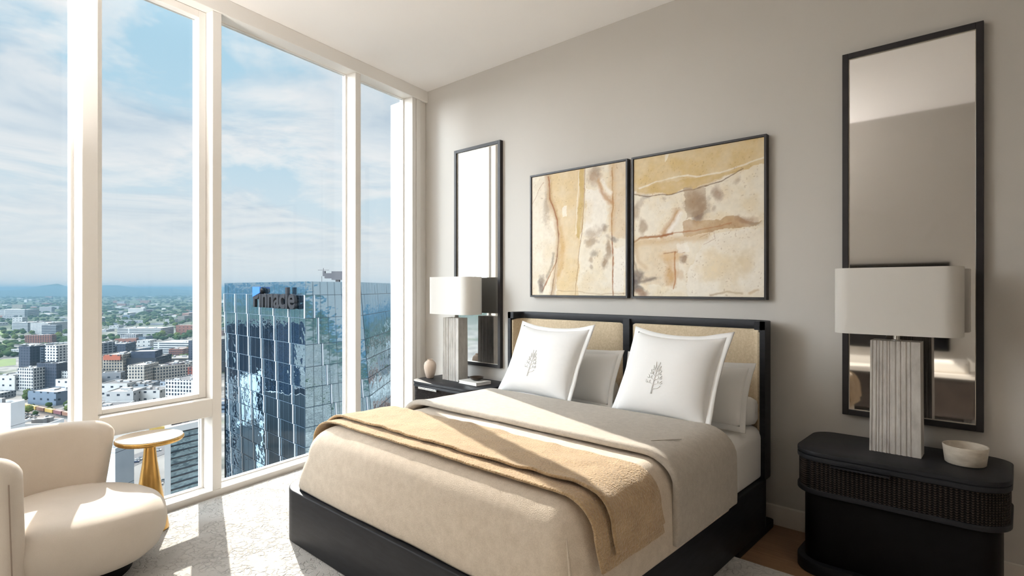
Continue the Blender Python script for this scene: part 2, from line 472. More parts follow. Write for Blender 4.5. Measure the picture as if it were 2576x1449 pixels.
# header beam, curb, mullions, transom: the window wall's members
def wm(name, s0, s1, n0, n1, z0, z1, bev=0.004):
    m = MB(); m.box((s0, n0, z0), (s1, n1, z1), xf=WXF)
    return struct(m.build(name, M['frame_white'], bevel=bev))
wm('trim_1', -0.02, SE, -0.013, 0.13, ZB, ZC)                       # header
wm('trim_2', 0.0, SE, 0.0, 0.16, -0.2, 0.066)                       # curb
wm('trim_3', 0.803, 0.860, 0.0, 0.15, 0.066, ZB)                    # mullions
wm('trim_4', 1.951, 2.009, 0.0, 0.15, 0.066, ZB)
wm('trim_5', 2.615, 2.687, 0.0, 0.15, 0.066, ZB)
m = MB()
m.box((0.150, 0.0, 0.066), (0.195, 0.15, ZB), xf=WXF)               # jamb and its stepped fillers
m.box((0.138, 0.012, 0.066), (0.150, 0.15, ZB), xf=WXF)
m.box((0.085, 0.0, 0.066), (0.138, 0.15, ZB), xf=WXF)
m.box((-0.05, 0.018, -0.1), (0.085, 0.20, ZB), xf=WXF)
struct(m.build('trim_6', M['frame_white'], bevel=0.003))
wm('trim_7', 2.009, 2.615, 0.0, 0.15, 0.520, 0.628)                 # transom
wm('trim_8', SE-0.10, SE+0.1, -0.02, 0.15, 0.066, ZB)
def pane(name, s0, s1, z0, z1, fr=0.0, nf=0.10, extra=None):
    """one glazed light: thin frame + pane"""
    f = MB(); t = 0.012
    n0, n1 = nf, 0.135
    f.box((s0, n0, z0), (s0+t, n1, z1), xf=WXF); f.box((s1-t, n0, z0), (s1, n1, z1), xf=WXF)
    f.box((s0+t, n0, z0), (s1-t, n1, z0+t*0.6), xf=WXF); f.box((s0+t, n0, z1-t*0.6), (s1-t, n1, z1), xf=WXF)
    o = struct(f.build(name, M['frame_white']))
    g = MB(); g.box((s0+t, 0.118, z0+t*0.6), (s1-t, 0.124, z1-t*0.6), xf=WXF)
    p = g.build('glass_pane', M['glass'], o)
    return o
pane('window_1', 0.195, 0.803, 0.066, ZB)
pane('window_2', 0.860, 1.951, 0.066, ZB)
pane('window_3', 2.009, 2.615, 0.066, 0.520)
# operable sash
f = MB()
for a, b, c, d in ((2.010, 2.054, 0.630, ZB-0.002), (2.570, 2.614, 0.630, ZB-0.002)):
    f.box((a, 0.068, c), (b, 0.14, d), xf=WXF)
f.box((2.054, 0.068, 0.630), (2.570, 0.14, 0.656), xf=WXF); f.box((2.054, 0.068, 2.954), (2.570, 0.14, ZB-0.002), xf=WXF)
o = struct(f.build('window_4', M['frame_white'], bevel=0.003))
g = MB(); g.box((2.054, 0.118, 0.656), (2.570, 0.124, 2.954), xf=WXF); g.build('glass_pane', M['glass'], o)
pane('window_5', 2.687, SE-0.10, 0.066, ZB)

# rug
def rug():
    m = MB()
    y1 = 2.68
    poly = [W(s_at_y(y1), -0.006), (0.75, y1), (0.75, YB+0.05), W(s_at_y(YB+0.05)-0.0, -0.03)]
    m.prism(list(reversed(poly)), 0.0, 0.03)
    o = m.build('rug', M['rug'], bevel=0.006)
    tag(o, 'large pale grey carved pile rug under the bed', 'rug')
rug()

# ------------------------------------------------------------------ bed
BX0, BX1, BY0, BY1 = -2.865, -1.012, 1.330, 3.25
bed = thing('bed', 'ebony framed bed with beige upholstered two panel headboard', 'bed', (-1.94, 2.3, 0.03))
m = MB()
rslab(m, BX0, BY0, BX1, BY1, 0.031, 0.290, 0.17, b=0.006, seg=14)
rslab(m, BX0, 2.70, BX1, BY1, 0.0, 0.035, 0.03, b=0.0)
m.build('base_frame', M['ebony'], bed, smooth=True, auto=35)
def headboard():
    m = MB()
    yF, yB_, zt = 3.09, 3.25, 1.125
    rc = 0.085
    # U-shaped outer path, left wing front -> back -> right wing front
    path = [(BX0, yF)]
    for k in range(9):
        a = R(180-90*k/8); path.append((BX0+rc+rc*math.cos(a), yB_-rc+rc*math.sin(a)))
    for k in range(9):
        a = R(90-90*k/8); path.append((BX1-rc+rc*math.cos(a), yB_-rc+rc*math.sin(a)))
    path.append((BX1, yF))
    # path runs clockwise, so the inside is at negative offset
    sweep(m, path, rprof(-0.028, 0.285, 0.0, zt, 0.003, 2))
    sweep(m, path, rprof(-0.056, zt-0.046, -0.001, zt+0.0005, 0.003, 2))
    m.box((BX0+0.06, 3.20, 0.285), (BX1-0.06, 3.24, zt-0.03))
    m.box((-1.925, 3.176, 0.285), (-1.878, 3.23, zt-0.02))
    h = m.build('headboard', M['ebony'], bed, smooth=True, auto=30)
    for side in (0, 1):
        ri = 0.075
        if side == 0:
            xi = BX0+0.029
            p = [(xi, yF+0.012)]
            for k in range(9):
                a = R(180-90*k/8); p.append((xi+ri+ri*math.cos(a), 3.218-ri+ri*math.sin(a)))
            p += [(xi+ri+(-1.928-xi-ri)*t, 3.218) for t in (0.3, 0.6, 0.9, 0.96, 1.0)]
        else:
            xi = BX1-0.029
            p = [(-1.875+(xi-ri+1.875)*t, 3.218) for t in (0.0, 0.04, 0.1, 0.4, 0.7)]
            for k in range(9):
                a = R(90-90*k/8); p.append((xi-ri+ri*math.cos(a), 3.218-ri+ri*math.sin(a)))
            p.append((xi, yF+0.012))
        def prof(t):
            e = min(t, 1-t)/0.04
            th = 0.030*min(1, 0.45+0.55*math.sqrt(max(0, min(1, e))))
            dz = 0.010*max(0, 1-e)
            return rprof(-th, 0.34+dz, -0.002, zt-0.047-dz, min(0.014, th*0.45), 4)
        c = MB(); sweep(c, p, prof)
        c.build('headboard_cushion', M['linen'], h, smooth=True, auto=50)
headboard()

# mattress with white fitted sheet
def soft_slab(m, x0, y0, x1, y1, z0, z1, r, bt, bb=0.02, seg=10, bs=7, amp=0.0, crown=0.0):
    lev = [(bb*(1-math.sin(R(90*k/4))), z0+bb*(1-math.cos(R(90*k/4)))) for k in range(5)]
    lev += [(0, z0+(z1-bt-z0)*t) for t in (0.35, 0.7)]
    lev += [(bt*(1-math.cos(R(90*k/bs))), z1-crown-bt*(1-math.sin(R(90*k/bs)))) for k in range(bs+1)]
    W2 = min(x1-x0, y1-y0)/2
    lev += [(bt+(W2-bt-0.03)*t, z1-crown*(1-t)**2) for t in (0.15, 0.35, 0.6, 0.8, 1.0)]
    rs = []
    for ins, z in lev:
        ring = []
        for x, y in rrect(x0+ins, y0+ins, x1-ins, y1-ins, max(r-ins*0.6, 0.012), seg):
            q = mnoise.noise(Vector((x*5, y*5, z*5)))*amp
            ring.append((x+q*0.5, y+q*0.5, z+q))
        rs.append(ring)
    m.rings(rs)
mt = MB(); soft_slab(mt, -2.59, BY0+0.045, BX1-0.022, 3.185, 0.291, 0.565, 0.10, 0.06, amp=0.003)
tag(mt.build('mattress', M['sheet'], smooth=True), 'white sheeted mattress bare near the pillows in the black bed frame', 'mattress')

# coverlet: U-shaped rings, open towards the pillows
def coverlet():
    x0, x1, y0, yr = -2.765, -0.985, BY0+0.022, 2.54
    z0, z1 = 0.294, 0.630
    rt = 0.165
    def uring(ins, z, ex=0.0, amp=0.004, seg=10, nside=26):
        r = max(0.11-ins*0.55, 0.03)
        X0, X1, Y0 = x0+ins+ex, x1-ins, y0+ins
        pts = []
        for k in range(nside): pts.append((X0, yr+(Y0+r-yr)*k/nside))
        for k in range(seg+1):
            a = R(180+90*k/seg); pts.append((X0+r+r*math.cos(a), Y0+r+r*math.sin(a)))
        nf = 24
        for k in range(1, nf): pts.append((X0+r+(X1-X0-2*r)*k/nf, Y0))
        for k in range(seg+1):
            a = R(270+90*k/seg); pts.append((X1-r+r*math.cos(a), Y0+r+r*math.sin(a)))
        for k in range(1, nside+1): pts.append((X1, Y0+r+(yr-Y0-r)*k/nside))
        out = []
        for x, y in pts:
            q = mnoise.noise(Vector((x*3.1, y*3.1, z*4+7)))*amp + mnoise.noise(Vector((x*9, y*9, z*9)))*amp*0.35
            zz = z+q
            if x > -1.7 and y > 1.5: zz = zz
            out.append((x+q*0.8, y+q*0.8, max(zz, 0.2925)))
        return out
    lev = [(0.004, z0, 0), (0.0, z0+0.01, 0), (0.0, z0+0.07, 0.022), (0.002, z0+0.12, 0.05), (0.005, z1-rt, 0.085)]
    lev += [(0.005+0.115*(1-math.cos(R(90*k/12))), z1-rt*(1-math.sin(R(90*k/12))), 0.085+0.11*(1-math.cos(R(90*k/12)))) for k in range(1, 13)]
    half = (x1-x0-0.195)/2
    i0 = lev[-1][0]
    lev += [(i0+(half-0.025-i0)*t, z1+0.006*t, 0.195) for t in (0.1, 0.22, 0.36, 0.5, 0.65, 0.82, 1.0)]
    outer = [uring(i, z, e) for i, z, e in lev]
    m = MB()
    m.rings(outer, cap0=False, cap1=False, closed=False)
    # close the slit along the middle
    last = outer[-1]; n = len(last)
    o = (len(outer)-1)*n
    h = n//2
    for k in range(h-1):
        m.f.append((o+k, o+k+1, o+n-2-k, o+n-1-k)); m.mi.append(0)
    ob = m.build('coverlet', M['coverlet'], smooth=True)
    sd = ob.modifiers.new('thickness', 'SOLIDIFY'); sd.thickness = 0.012; sd.offset = -1
    tag(ob, 'cream wool coverlet over the foot half of the bed', 'coverlet')
    # the pressed seam at the corner nearest the viewer
    s = MB()
    cx, cy = x1-0.045, y0+0.026
    s.tube([(cx+0.026, cy-0.004, 0.305), (cx+0.022, cy-0.008, 0.38), (cx+0.012, cy-0.006, 0.46), (cx-0.004, cy+0.002, 0.535)], [0.004, 0.004, 0.004, 0.002], 6)
    s.build('corner_seam', M['coverlet'], ob, smooth=True)
coverlet()

def drape(name, ys, xl, xr, zl, zr, ztop, th, material, rtop=0.09, amp=0.004, seed=0, edge_f=None, nx=70, out=0.0, parent=None, skew=0.0, zend=None):
    """a sheet lying across the bed and hanging down both long sides; ys: stations along the bed"""
    m = MB()
    rows = []
    RL = 0.20
    for j, y in enumerate(ys):
        t = j/(len(ys)-1)
        lift = edge_f(t) if edge_f else 0.0
        zt = ztop+lift
        path = []
        zrj = zr if zend is None else zend(t)
        segs = [(xl-0.075, zl), (xl-0.045, zl*0.5+(zt-rtop)*0.5), (xl, zt-rtop)]
        for k in range(1, 9):
            a = R(180-90*k/8); segs.append((xl+RL+RL*math.cos(a), zt-rtop+rtop*math.sin(a)))
        for k in range(1, nx): segs.append((xl+RL+(xr-xl-rtop*1.2-RL)*k/nx, zt))
        for k in range(0, 9):
            a = R(90-90*k/8); segs.append((xr-rtop*1.2+rtop*1.2*math.cos(a), zt-rtop+rtop*math.sin(a)))
        for q in (0.25, 0.5, 0.75, 1.0): segs.append((xr+out*q, zt-rtop+(zrj-zt+rtop)*q))
        row = []
        for i, (x, z) in enumerate(segs):
            q = mnoise.noise(Vector((x*4+seed, y*5, z*4)))*amp + mnoise.noise(Vector((x*13+seed, y*13, z*9)))*amp*0.5
            d = skew*max(0.0, (ztop-rtop-z))
            row.append((x+(q if x > -1.2 else 0), y+d+q*0.4, z+abs(q)))
        rows.append(row)
    m.rings(rows, cap0=False, cap1=False, closed=False)
    ob = m.build(name, material, parent, smooth=True)
    sd = ob.modifiers.new('thickness', 'SOLIDIFY'); sd.thickness = th; sd.offset = -1
    bv = ob.modifiers.new('soft', 'BEVEL'); bv.width = th*0.42; bv.segments = 3; bv.limit_method = 'ANGLE'; bv.angle_limit = R(60)
    return ob
def ysp(a, b, n): return [a+(b-a)*i/(n-1) for i in range(n)]
bl = drape('blanket', ysp(1.985, 2.58, 26), -2.690, -0.962, 0.40, 0.318, 0.664, 0.030, M['blanket'], rtop=0.13, amp=0.003, seed=3,
           edge_f=lambda t: 0.010*math.exp(-(t/0.10)**2))
tag(bl, 'taupe wool blanket folded across the bed below the pillows', 'blanket')
sm = MB(); sm.tube([(-1.15+0.02*k, 2.12+0.028*k, 0.666-0.0005*k) for k in range(5)], 0.002, 5)
sm.build('fold_seam', M['blanket'], bl)
th = drape('throw', ysp(1.430, 1.83, 24), -2.682, -0.955, 0.42, 0.428, 0.651, 0.010, M['throw'], rtop=0.12, amp=0.008, seed=11, out=0.012, skew=0.16)
tag(th, 'camel wool throw laid across the foot of the bed', 'throw blanket')
t2 = drape('upper_fold', ysp(1.490, 1.815, 24), -2.690, -0.940, 0.44, 0.470, 0.665, 0.012, M['throw'], rtop=0.125, amp=0.010, seed=17, out=0.012, skew=0.16, parent=th,
           edge_f=lambda t: 0.006*math.exp(-(t/0.06)**2))
# woolly fringe along the two front edges of the throw
def fringe(ob, name, nrow=0):
    me = ob.data; n = len(me.vertices)//24
    r = random.Random(5)
    pts = [me.vertices[i].co.copy() for i in range(n)]
    m = MB()
    for a, b in zip(pts[:-1], pts[1:]):
        if a.x < -2.62: continue
        L = (b-a).length; k = max(1, int(L/0.0035))
        for q in range(k):
            p = a.lerp(b, (q+r.random())/k)+Vector((0, 0.002, -0.004))
            ln = r.uniform(0.006, 0.013)
            side = (b-a).normalized()
            up = Vector((0, 0, 1)) if abs(side.z) < 0.5 else Vector((1, 0, 0))
            d = (Vector((0, -1, 0))*r.uniform(0.5, 1)+up*r.uniform(-0.6, 0.35)+side*r.uniform(-0.5, 0.5)).normalized()
            w = side*0.0011; t = up*0.0011
            m.add([p-w, p+w, p+t, p+d*ln], [(0, 1, 3), (1, 2, 3), (2, 0, 3), (0, 2, 1)])
    m.build(name, M['throw'], ob)
fringe(th, 'fringe'); fringe(t2, 'fringe')

# pillows
def psurf(u, v, w, h, t, side, sag=0.045):
    """soft square pillow; u,v in -1..1; returns local x, y(thickness), z"""
    a = abs(u); b = abs(v)
    x = u*w/2*(1-sag*0.8*(1-b**2)*a**3)
    z = v*h/2*(1-(sag*2.0 if v > 0 else sag*0.7)*(1-a**2)*b**3)
    e = (max(0, 1-a**3.2)**0.62)*(max(0, 1-b**3.2)**0.62)
    wr = mnoise.noise(Vector((u*2.2+w*7, v*2.2+h*3, side*3.0+t*9)))*0.05
    y = side*(t/2)*e*(1+wr)
    return x, y, z
def pillow(name, label, w, h, t, fl, loc, tilt, yaw, roll=0.0, emblem=False, sag=0.045):
    o = thing(name, label, 'pillow', (0, 0, 0))
    xf = Matrix.Translation(loc) @ Matrix.Rotation(R(yaw), 4, 'Z') @ Matrix.Rotation(R(tilt), 4, 'X') @ Matrix.Rotation(R(roll), 4, 'Y')
    o.matrix_world = xf
    N = 40
    m = MB()
    for side in (-1, 1):
        rows = [[psurf(-1+2*i/N, -1+2*j/N, w, h, t, side, sag) for i in range(N+1)] for j in range(N+1)]
        m.rings(rows, cap0=False, cap1=False, closed=False)
    b = m.build('pillow_body', M['pillow'], None, smooth=True, fix=False)
    me = b.data
    bm = bmesh.new(); bm.from_mesh(me); bmesh.ops.remove_doubles(bm, verts=bm.verts, dist=0.0005); bmesh.ops.recalc_face_normals(bm, faces=bm.faces); bm.to_mesh(me); bm.free()
    b.parent = o
    # flange: a flat hem around the edge, slightly waved
    if fl:
        f = MB()
        loop = []
        K = 16
        for k in range(K): loop.append((-1+2*k/K, -1))
        for k in range(K): loop.append((1, -1+2*k/K))
        for k in range(K): loop.append((1-2*k/K, 1))
        for k in range(K): loop.append((-1, 1-2*k/K))
        rin, rmid, rout = [], [], []
        for u, v in loop:
            x, y, z = psurf(u*0.985, v*0.985, w, h, t, 1, sag); 
            x, _, z = psurf(u, v, w, h, t, 1, sag)
            gx = fl*max(-1, min(1, u*1.0)) if abs(u) == 1 or abs(v) != 1 else fl*u
            dx = fl*(1 if u == 1 else -1 if u == -1 else u*0.9); dz = fl*(1 if v == 1 else -1 if v == -1 else v*0.9)
            wv = 0.006*mnoise.noise(Vector((x*9, z*9, w*11+loc[0])))
            rin.append((x*0.985, 0, z*0.985)); rmid.append((x+dx*0.4, wv*0.5, z+dz*0.4)); rout.append((x+dx, wv*1.6, z+dz))
        top = [rin, rmid, rout]
        f.rings([[(p[0], p[1]-0.003, p[2]) for p in r] for r in top]+[[(p[0], p[1]+0.003, p[2]) for p in r] for r in reversed(top)], cap0=False, cap1=False)
        fo = f.build('flange', M['pillow'], None, smooth=True); fo.parent = o
    if emblem:
        e = MB()
        sc = 0.070
        def pt(ex, ez):
            u = ex*sc/(w/2)+emblem[0]; v = ez*sc/(h/2)+emblem[1]
            x, y, z = psurf(u, v, w, h, t, -1, sag); return (x, y-0.0028, z)
        trunk = [(-0.03, -1.05), (-0.01, -0.6), (0.0, 0.0), (0.02, 0.6), (0.03, 1.12)]
        strokes = [trunk, [(-0.10, -1.05), (-0.06, -0.5), (-0.02, 0.0)]]
        for k, (z0, L) in enumerate(((-0.72, 0.62), (-0.38, 0.66), (-0.04, 0.56), (0.28, 0.44), (0.58, 0.30), (0.82, 0.16))):
            for sgn in (-1, 1):
                if sgn < 0 and k == 0: continue
                strokes.append([(0.0, z0), (sgn*L*0.35, z0+0.10), (sgn*L*0.7, z0+0.14), (sgn*L, z0+0.30+0.05*k)])
                if 0 < k < 5:
                    strokes.append([(sgn*L*0.45, z0+0.11), (sgn*L*0.55, z0+0.26), (sgn*L*0.42, z0+0.34)])
                    strokes.append([(sgn*L*0.75, z0+0.15), (sgn*L*0.92, z0+0.13), (sgn*L*1.08, z0+0.22)])
        for s in strokes:
            pts = []
            for i in range(len(s)-1):
                for q in (0, 0.5): pts.append((s[i][0]+(s[i+1][0]-s[i][0])*q, s[i][1]+(s[i+1][1]-s[i][1])*q))
            pts.append(s[-1])
            e.tube([pt(*p) for p in pts], 0.0016, 5)
        eo = e.build('embroidered_tree', M['stitch'], None, smooth=True); eo.parent = o
        eo['label'] = 'raised white embroidered tree emblem'
    return o
pillow('square_pillow', 'big white square pillow with tree emblem standing nearer the window', 0.57, 0.47, 0.19, 0.028, (-2.225, 2.735, 0.846), -27, -4, emblem=(-0.03, -0.27), sag=0.085)
pillow('square_pillow', 'big white square pillow with tree emblem on the side nearer the large mirror', 0.535, 0.47, 0.19, 0.028, (-1.365, 2.705, 0.850), -27, -6, emblem=(-0.05, -0.27), sag=0.085)
pillow('sham_pillow', 'white flanged pillow behind the square pillow nearer the window', 0.74, 0.32, 0.15, 0.026, (-2.20, 2.935, 0.750), -22, -2, sag=0.055)
pillow('sham_pillow', 'white flanged pillow behind the square pillow nearer the large mirror', 0.72, 0.31, 0.15, 0.026, (-1.405, 2.925, 0.748), -22, -3, sag=0.055)
def bolster(label, x0, x1, y, z, r):
    m = MB()
    prof = [(x0+0.002, 0.01), (x0, r*0.55), (x0+0.012, r*0.85), (x0+0.04, r), ((x0+x1)/2, r*1.01), (x1-0.04, r), (x1-0.012, r*0.85), (x1, r*0.55), (x1-0.002, 0.01)]
    rs = [[(x, y+q*math.cos(2*math.pi*k/28), z+q*math.sin(2*math.pi*k/28)) for k in range(28)] for x, q in prof]
    m.rings(rs)
    o = m.build('bolster_pillow', M['pillow'], smooth=True)
    tag(o, label, 'pillow')
bolster('white round bolster against the headboard panel nearer the window', -2.72, -1.925, 3.082, 0.6425, 0.076)
bolster('white round bolster against the headboard panel nearer the large mirror', -1.83, -1.052, 3.082, 0.6425, 0.076)

# ------------------------------------------------------------------ nightstands
def nightstand(cx, label):
    o = thing('nightstand', label, 'nightstand', (cx, 3.03, 0.0), 'black rattan fronted nightstands')
    x0, x1, y0, y1 = cx-0.385, cx+0.385, 2.795, 3.252
    rr = [0.09, 0.09, 0.13, 0.13]
    m = MB(); rslab(m, x0, y0, x1, y1, 0.541, 0.560, rr, b=0.004, b0=0.002, seg=10) if False else None
    def slab(m, ins, z0, z1, b=0.003):
        rs = []
        lev = [(b, z0), (0.0, z0+b), (0.0, z1-b), (b*0.3, z1-b*0.3), (b, z1)]
        for i, z in lev:
            q = ins+i
            rs.append([(x, y, z) for x, y in rrect(x0+q, y0+q, x1-q, y1-min(q, 0.002), [max(r-q, 0.004) for r in rr], 10)])
        m.rings(rs)
    m = MB(); slab(m, 0.0, 0.5405, 0.560); slab(m, 0.004, 0.538, 0.541, 0.0005)
    m.build('top', M['ebony'], o, smooth=True, auto=35)
    d = MB(); slab(d, 0.0, 0.516, 0.538); slab(d, 0.0, 0.366, 0.390)
    d.box((x0+0.05, y0+0.1, 0.36), (x1-0.05, y1-0.02, 0.53))
    dr = d.build('drawer', M['ebony'], o, smooth=True, auto=35)
    f = MB(); slab(f, 0.007, 0.389, 0.517, 0.001)
    f.build('rattan_front', M['rattan'], dr, smooth=True, auto=35)
    h = MB(); h.box((cx-0.215, y0-0.022, 0.518), (cx+0.005, y0-0.001, 0.5235)); h.box((cx-0.215, y0-0.022, 0.510), (cx+0.005, y0-0.018, 0.5235))
    h.build('pull', M['steel'] if cx < -2 else M['ebony'], dr, bevel=0.001)
    b = MB(); slab(b, 0.032, 0.055, 0.367)
    b.build('cabinet_body', M['ebony_dark'], o, smooth=True, auto=35)
    p = MB(); slab(p, 0.0, 0.0, 0.056)
    p.build('plinth', M['ebony'], o, smooth=True, auto=35)
    return o
nightstand(-0.418, 'black rattan fronted nightstand under the large mirror')
nightstand(-3.322, 'black rattan fronted nightstand by the window corner')

# ------------------------------------------------------------------ lamps
def lamp(cx, label):
    o = thing('table_lamp', label, 'lamp', (cx, 3.05, 0.56), 'fluted stone table lamps')
    m = MB()
    # fluted plan outline; flutes on the front and back faces
    w2, d2 = 0.0945, 0.050
    q_ = 0.0038
    gr = [(-0.86, 0.05), (-0.70, 0.04), (-0.60, 0.03), (-0.44, 0.05), (-0.28, 0.03), (-0.18, 0.03), (0.08, 0.05), (0.26, 0.03), (0.50, 0.05), (0.64, 0.02)]
    steps = [(-1.0, 0.0)]
    for c_, h_ in gr: steps += [(c_-h_-0.012, 0.0), (c_-h_, q_*0.7), (c_, q_), (c_+h_, q_*0.7), (c_+h_+0.012, 0.0)]
    steps.append((1.0, 0.0))
    def ring(z, k):
        pts = [(cx+x*w2*k, 3.05-(d2-q)*k, z) for x, q in steps]
        pts += [(cx-x*w2*k, 3.05+(d2-q)*k, z) for x, q in steps]
        return pts
    m.rings([ring(0.5605, 1.02), ring(0.60, 1.018), ring(0.82, 1.0), ring(1.055, 0.985), ring(1.065, 0.983)])
    m.build('stone_base', M['stone'], o, smooth=False, bevel=0.0012, bseg=2)
    n = MB(); n.lathe([(0.020, 1.0655), (0.020, 1.069), (0.012, 1.071), (0.012, 1.105), (0.006, 1.106), (0.006, 1.17), (0.014, 1.171), (0.014, 1.20)], (cx, 3.05, 0), 24)
    n.build('neck', M['nickel'], o, smooth=True, auto=35)
    s = MB()
    x0, x1, y0, y1 = cx-0.238, cx+0.238, 2.945, 3.160
    rr = 0.070
    rs = []
    for ins, z in ((0, 1.094), (0, 1.394), (0.004, 1.394), (0.004, 1.094)):
        rs.append([(x, y, z) for x, y in rrect(x0+ins, y0+ins, x1-ins, y1-ins, rr-ins, 10)])
    rs.append(rs[0])
    s.rings(rs, cap0=False, cap1=False)
    sh = s.build('lamp_shade', M['shade'], o, smooth=True, auto=40)
    t = MB()
    for dx, dy in ((0.225, 0), (-0.225, 0), (0, 0.098), (0, -0.098)):
        t.tube([(cx, 3.05, 1.18), (cx+dx, 3.05+dy, 1.18)], 0.0022, 6)
    t.build('shade_spider', M['nickel'], sh)
    return o
lamp(-0.428, 'fluted grey stone lamp with white shade before the large mirror')
lamp(-3.410, 'fluted grey stone lamp with white shade by the window corner')

# bowl, vase, book, dish
m = MB(); m.lathe([(0.0655, 0.0), (0.070, 0.004), (0.0785, 0.076), (0.0775, 0.078), (0.0735, 0.076), (0.066, 0.010), (0.02, 0.009)], (-0.185, 3.045, 0.5605), 56)
tag(m.build('bowl', M['marble'], smooth=True, auto=50), 'cream travertine bowl on the nightstand under the large mirror', 'bowl')
m = MB(); m.lathe([(0.026, 0.0), (0.030, 0.003), (0.042, 0.040), (0.050, 0.080), (0.051, 0.105), (0.045, 0.128), (0.030, 0.143), (0.022, 0.147), (0.022, 0.153), (0.025, 0.156), (0.021, 0.156), (0.019, 0.148), (0.019, 0.13)], (-3.635, 2.975, 0.5605), 40)
vs = m.build('vase', M['ceramic'], smooth=True, auto=60)
tag(vs, 'small pale pink ceramic vase beside the lamp in the window corner', 'vase')
m = MB(); m.lathe([(0.019, 0.146), (0.001, 0.1461)], (-3.635, 2.975, 0.5605), 24, cap1=False); m.build('mouth', M['dark_disc'], vs)  # dark disc closing the vase mouth
bk = thing('book', 'white covered book lying on the nightstand by the window corner', 'book', (-3.16, 3.06, 0.5605))
xf = Matrix.Translation((-3.165, 3.035, 0)) @ Matrix.Rotation(R(-3), 4, 'Z')
m = MB(); m.box((-0.105, -0.075, 0.5605), (0.105, 0.075, 0.5635), xf=xf); m.box((-0.105, -0.075, 0.5815), (0.105, 0.075, 0.5845), xf=xf); m.box((-0.105, 0.071, 0.5605), (0.105, 0.075, 0.5845), xf=xf)
m.build('cover', M['paper'], bk)
m = MB(); m.box((-0.102, -0.072, 0.5637), (0.102, 0.0705, 0.5813), xf=xf); m.build('pages', M['sheet'], bk)
m = MB(); m.lathe([(0.022, 0.0), (0.045, 0.012), (0.058, 0.027), (0.056, 0.028), (0.043, 0.015), (0.01, 0.006)], (-3.155, 3.045, 0.585), 36)
tag(m.build('dish', M['bronze'], smooth=True, auto=60), 'little dark bronze dish on the white book', 'dish')

# ------------------------------------------------------------------ mirrors
def wall_mirror(x0, x1, label):
    z0, z1 = 0.663, 2.486
    o = thing('wall_mirror', label, 'mirror', ((x0+x1)/2, 3.255, z0))
    fw, d0, d1 = 0.027, 3.236, 3.269
    m = MB()
    m.box((x0, d0, z0), (x0+fw, d1, z1)); m.box((x1-fw, d0, z0), (x1, d1, z1))
    m.box((x0+fw, d0, z0), (x1-fw, d1, z0+fw)); m.box((x0+fw, d0, z1-fw), (x1-fw, d1, z1))
    m.build('mirror_frame', M['frame_black'], o, bevel=0.0015)
    l = MB(); t = 0.003; a0, a1, c0, c1 = x0+fw, x1-fw, z0+fw, z1-fw
    l.box((a0, 3.246, c0), (a0+t, 3.262, c1)); l.box((a1-t, 3.246, c0), (a1, 3.262, c1)); l.box((a0+t, 3.246, c0), (a1-t, 3.262, c0+t)); l.box((a0+t, 3.246, c1-t), (a1-t, 3.262, c1))
    l.build('bevelled_edge', M['liner'], o)
    g = MB(); g.box((a0+t, 3.250, c0+t), (a1-t, 3.262, c1-t))
    g.build('mirror_glass', M['mirror'], o)
wall_mirror(-0.684, -0.133, 'tall black framed mirror above the nightstand nearest the viewer')
wall_mirror(-3.632, -3.084, 'tall black framed mirror by the window corner')

# ------------------------------------------------------------------ pictures (painted canvases)
def vnoise(nx, ny, cx, cy, seed, octv=4):
    rng = np.random.RandomState(seed)
    out = np.zeros((ny, nx)); amp = 1.0; tot = 0
    yy, xx = np.mgrid[0:ny, 0:nx]
    for o in range(octv):
        gx, gy = int(cx*2**o)+2, int(cy*2**o)+2
        g = rng.rand(gy+1, gx+1)
        fx = xx/(nx-1)*(gx-1e-6); fy = yy/(ny-1)*(gy-1e-6)
        ix = fx.astype(int); iy = fy.astype(int); tx = fx-ix; ty = fy-iy
        tx = tx*tx*(3-2*tx); ty = ty*ty*(3-2*ty)
        v = (g[iy, ix]*(1-tx)+g[iy, ix+1]*tx)*(1-ty)+(g[iy+1, ix]*(1-tx)+g[iy+1, ix+1]*tx)*ty
        out += v*amp; tot += amp; amp *= 0.55
    return out/tot
def lin(c): return np.array([((q/255.0+0.055)/1.055)**2.4 if q > 10 else q/255.0/12.92 for q in c])
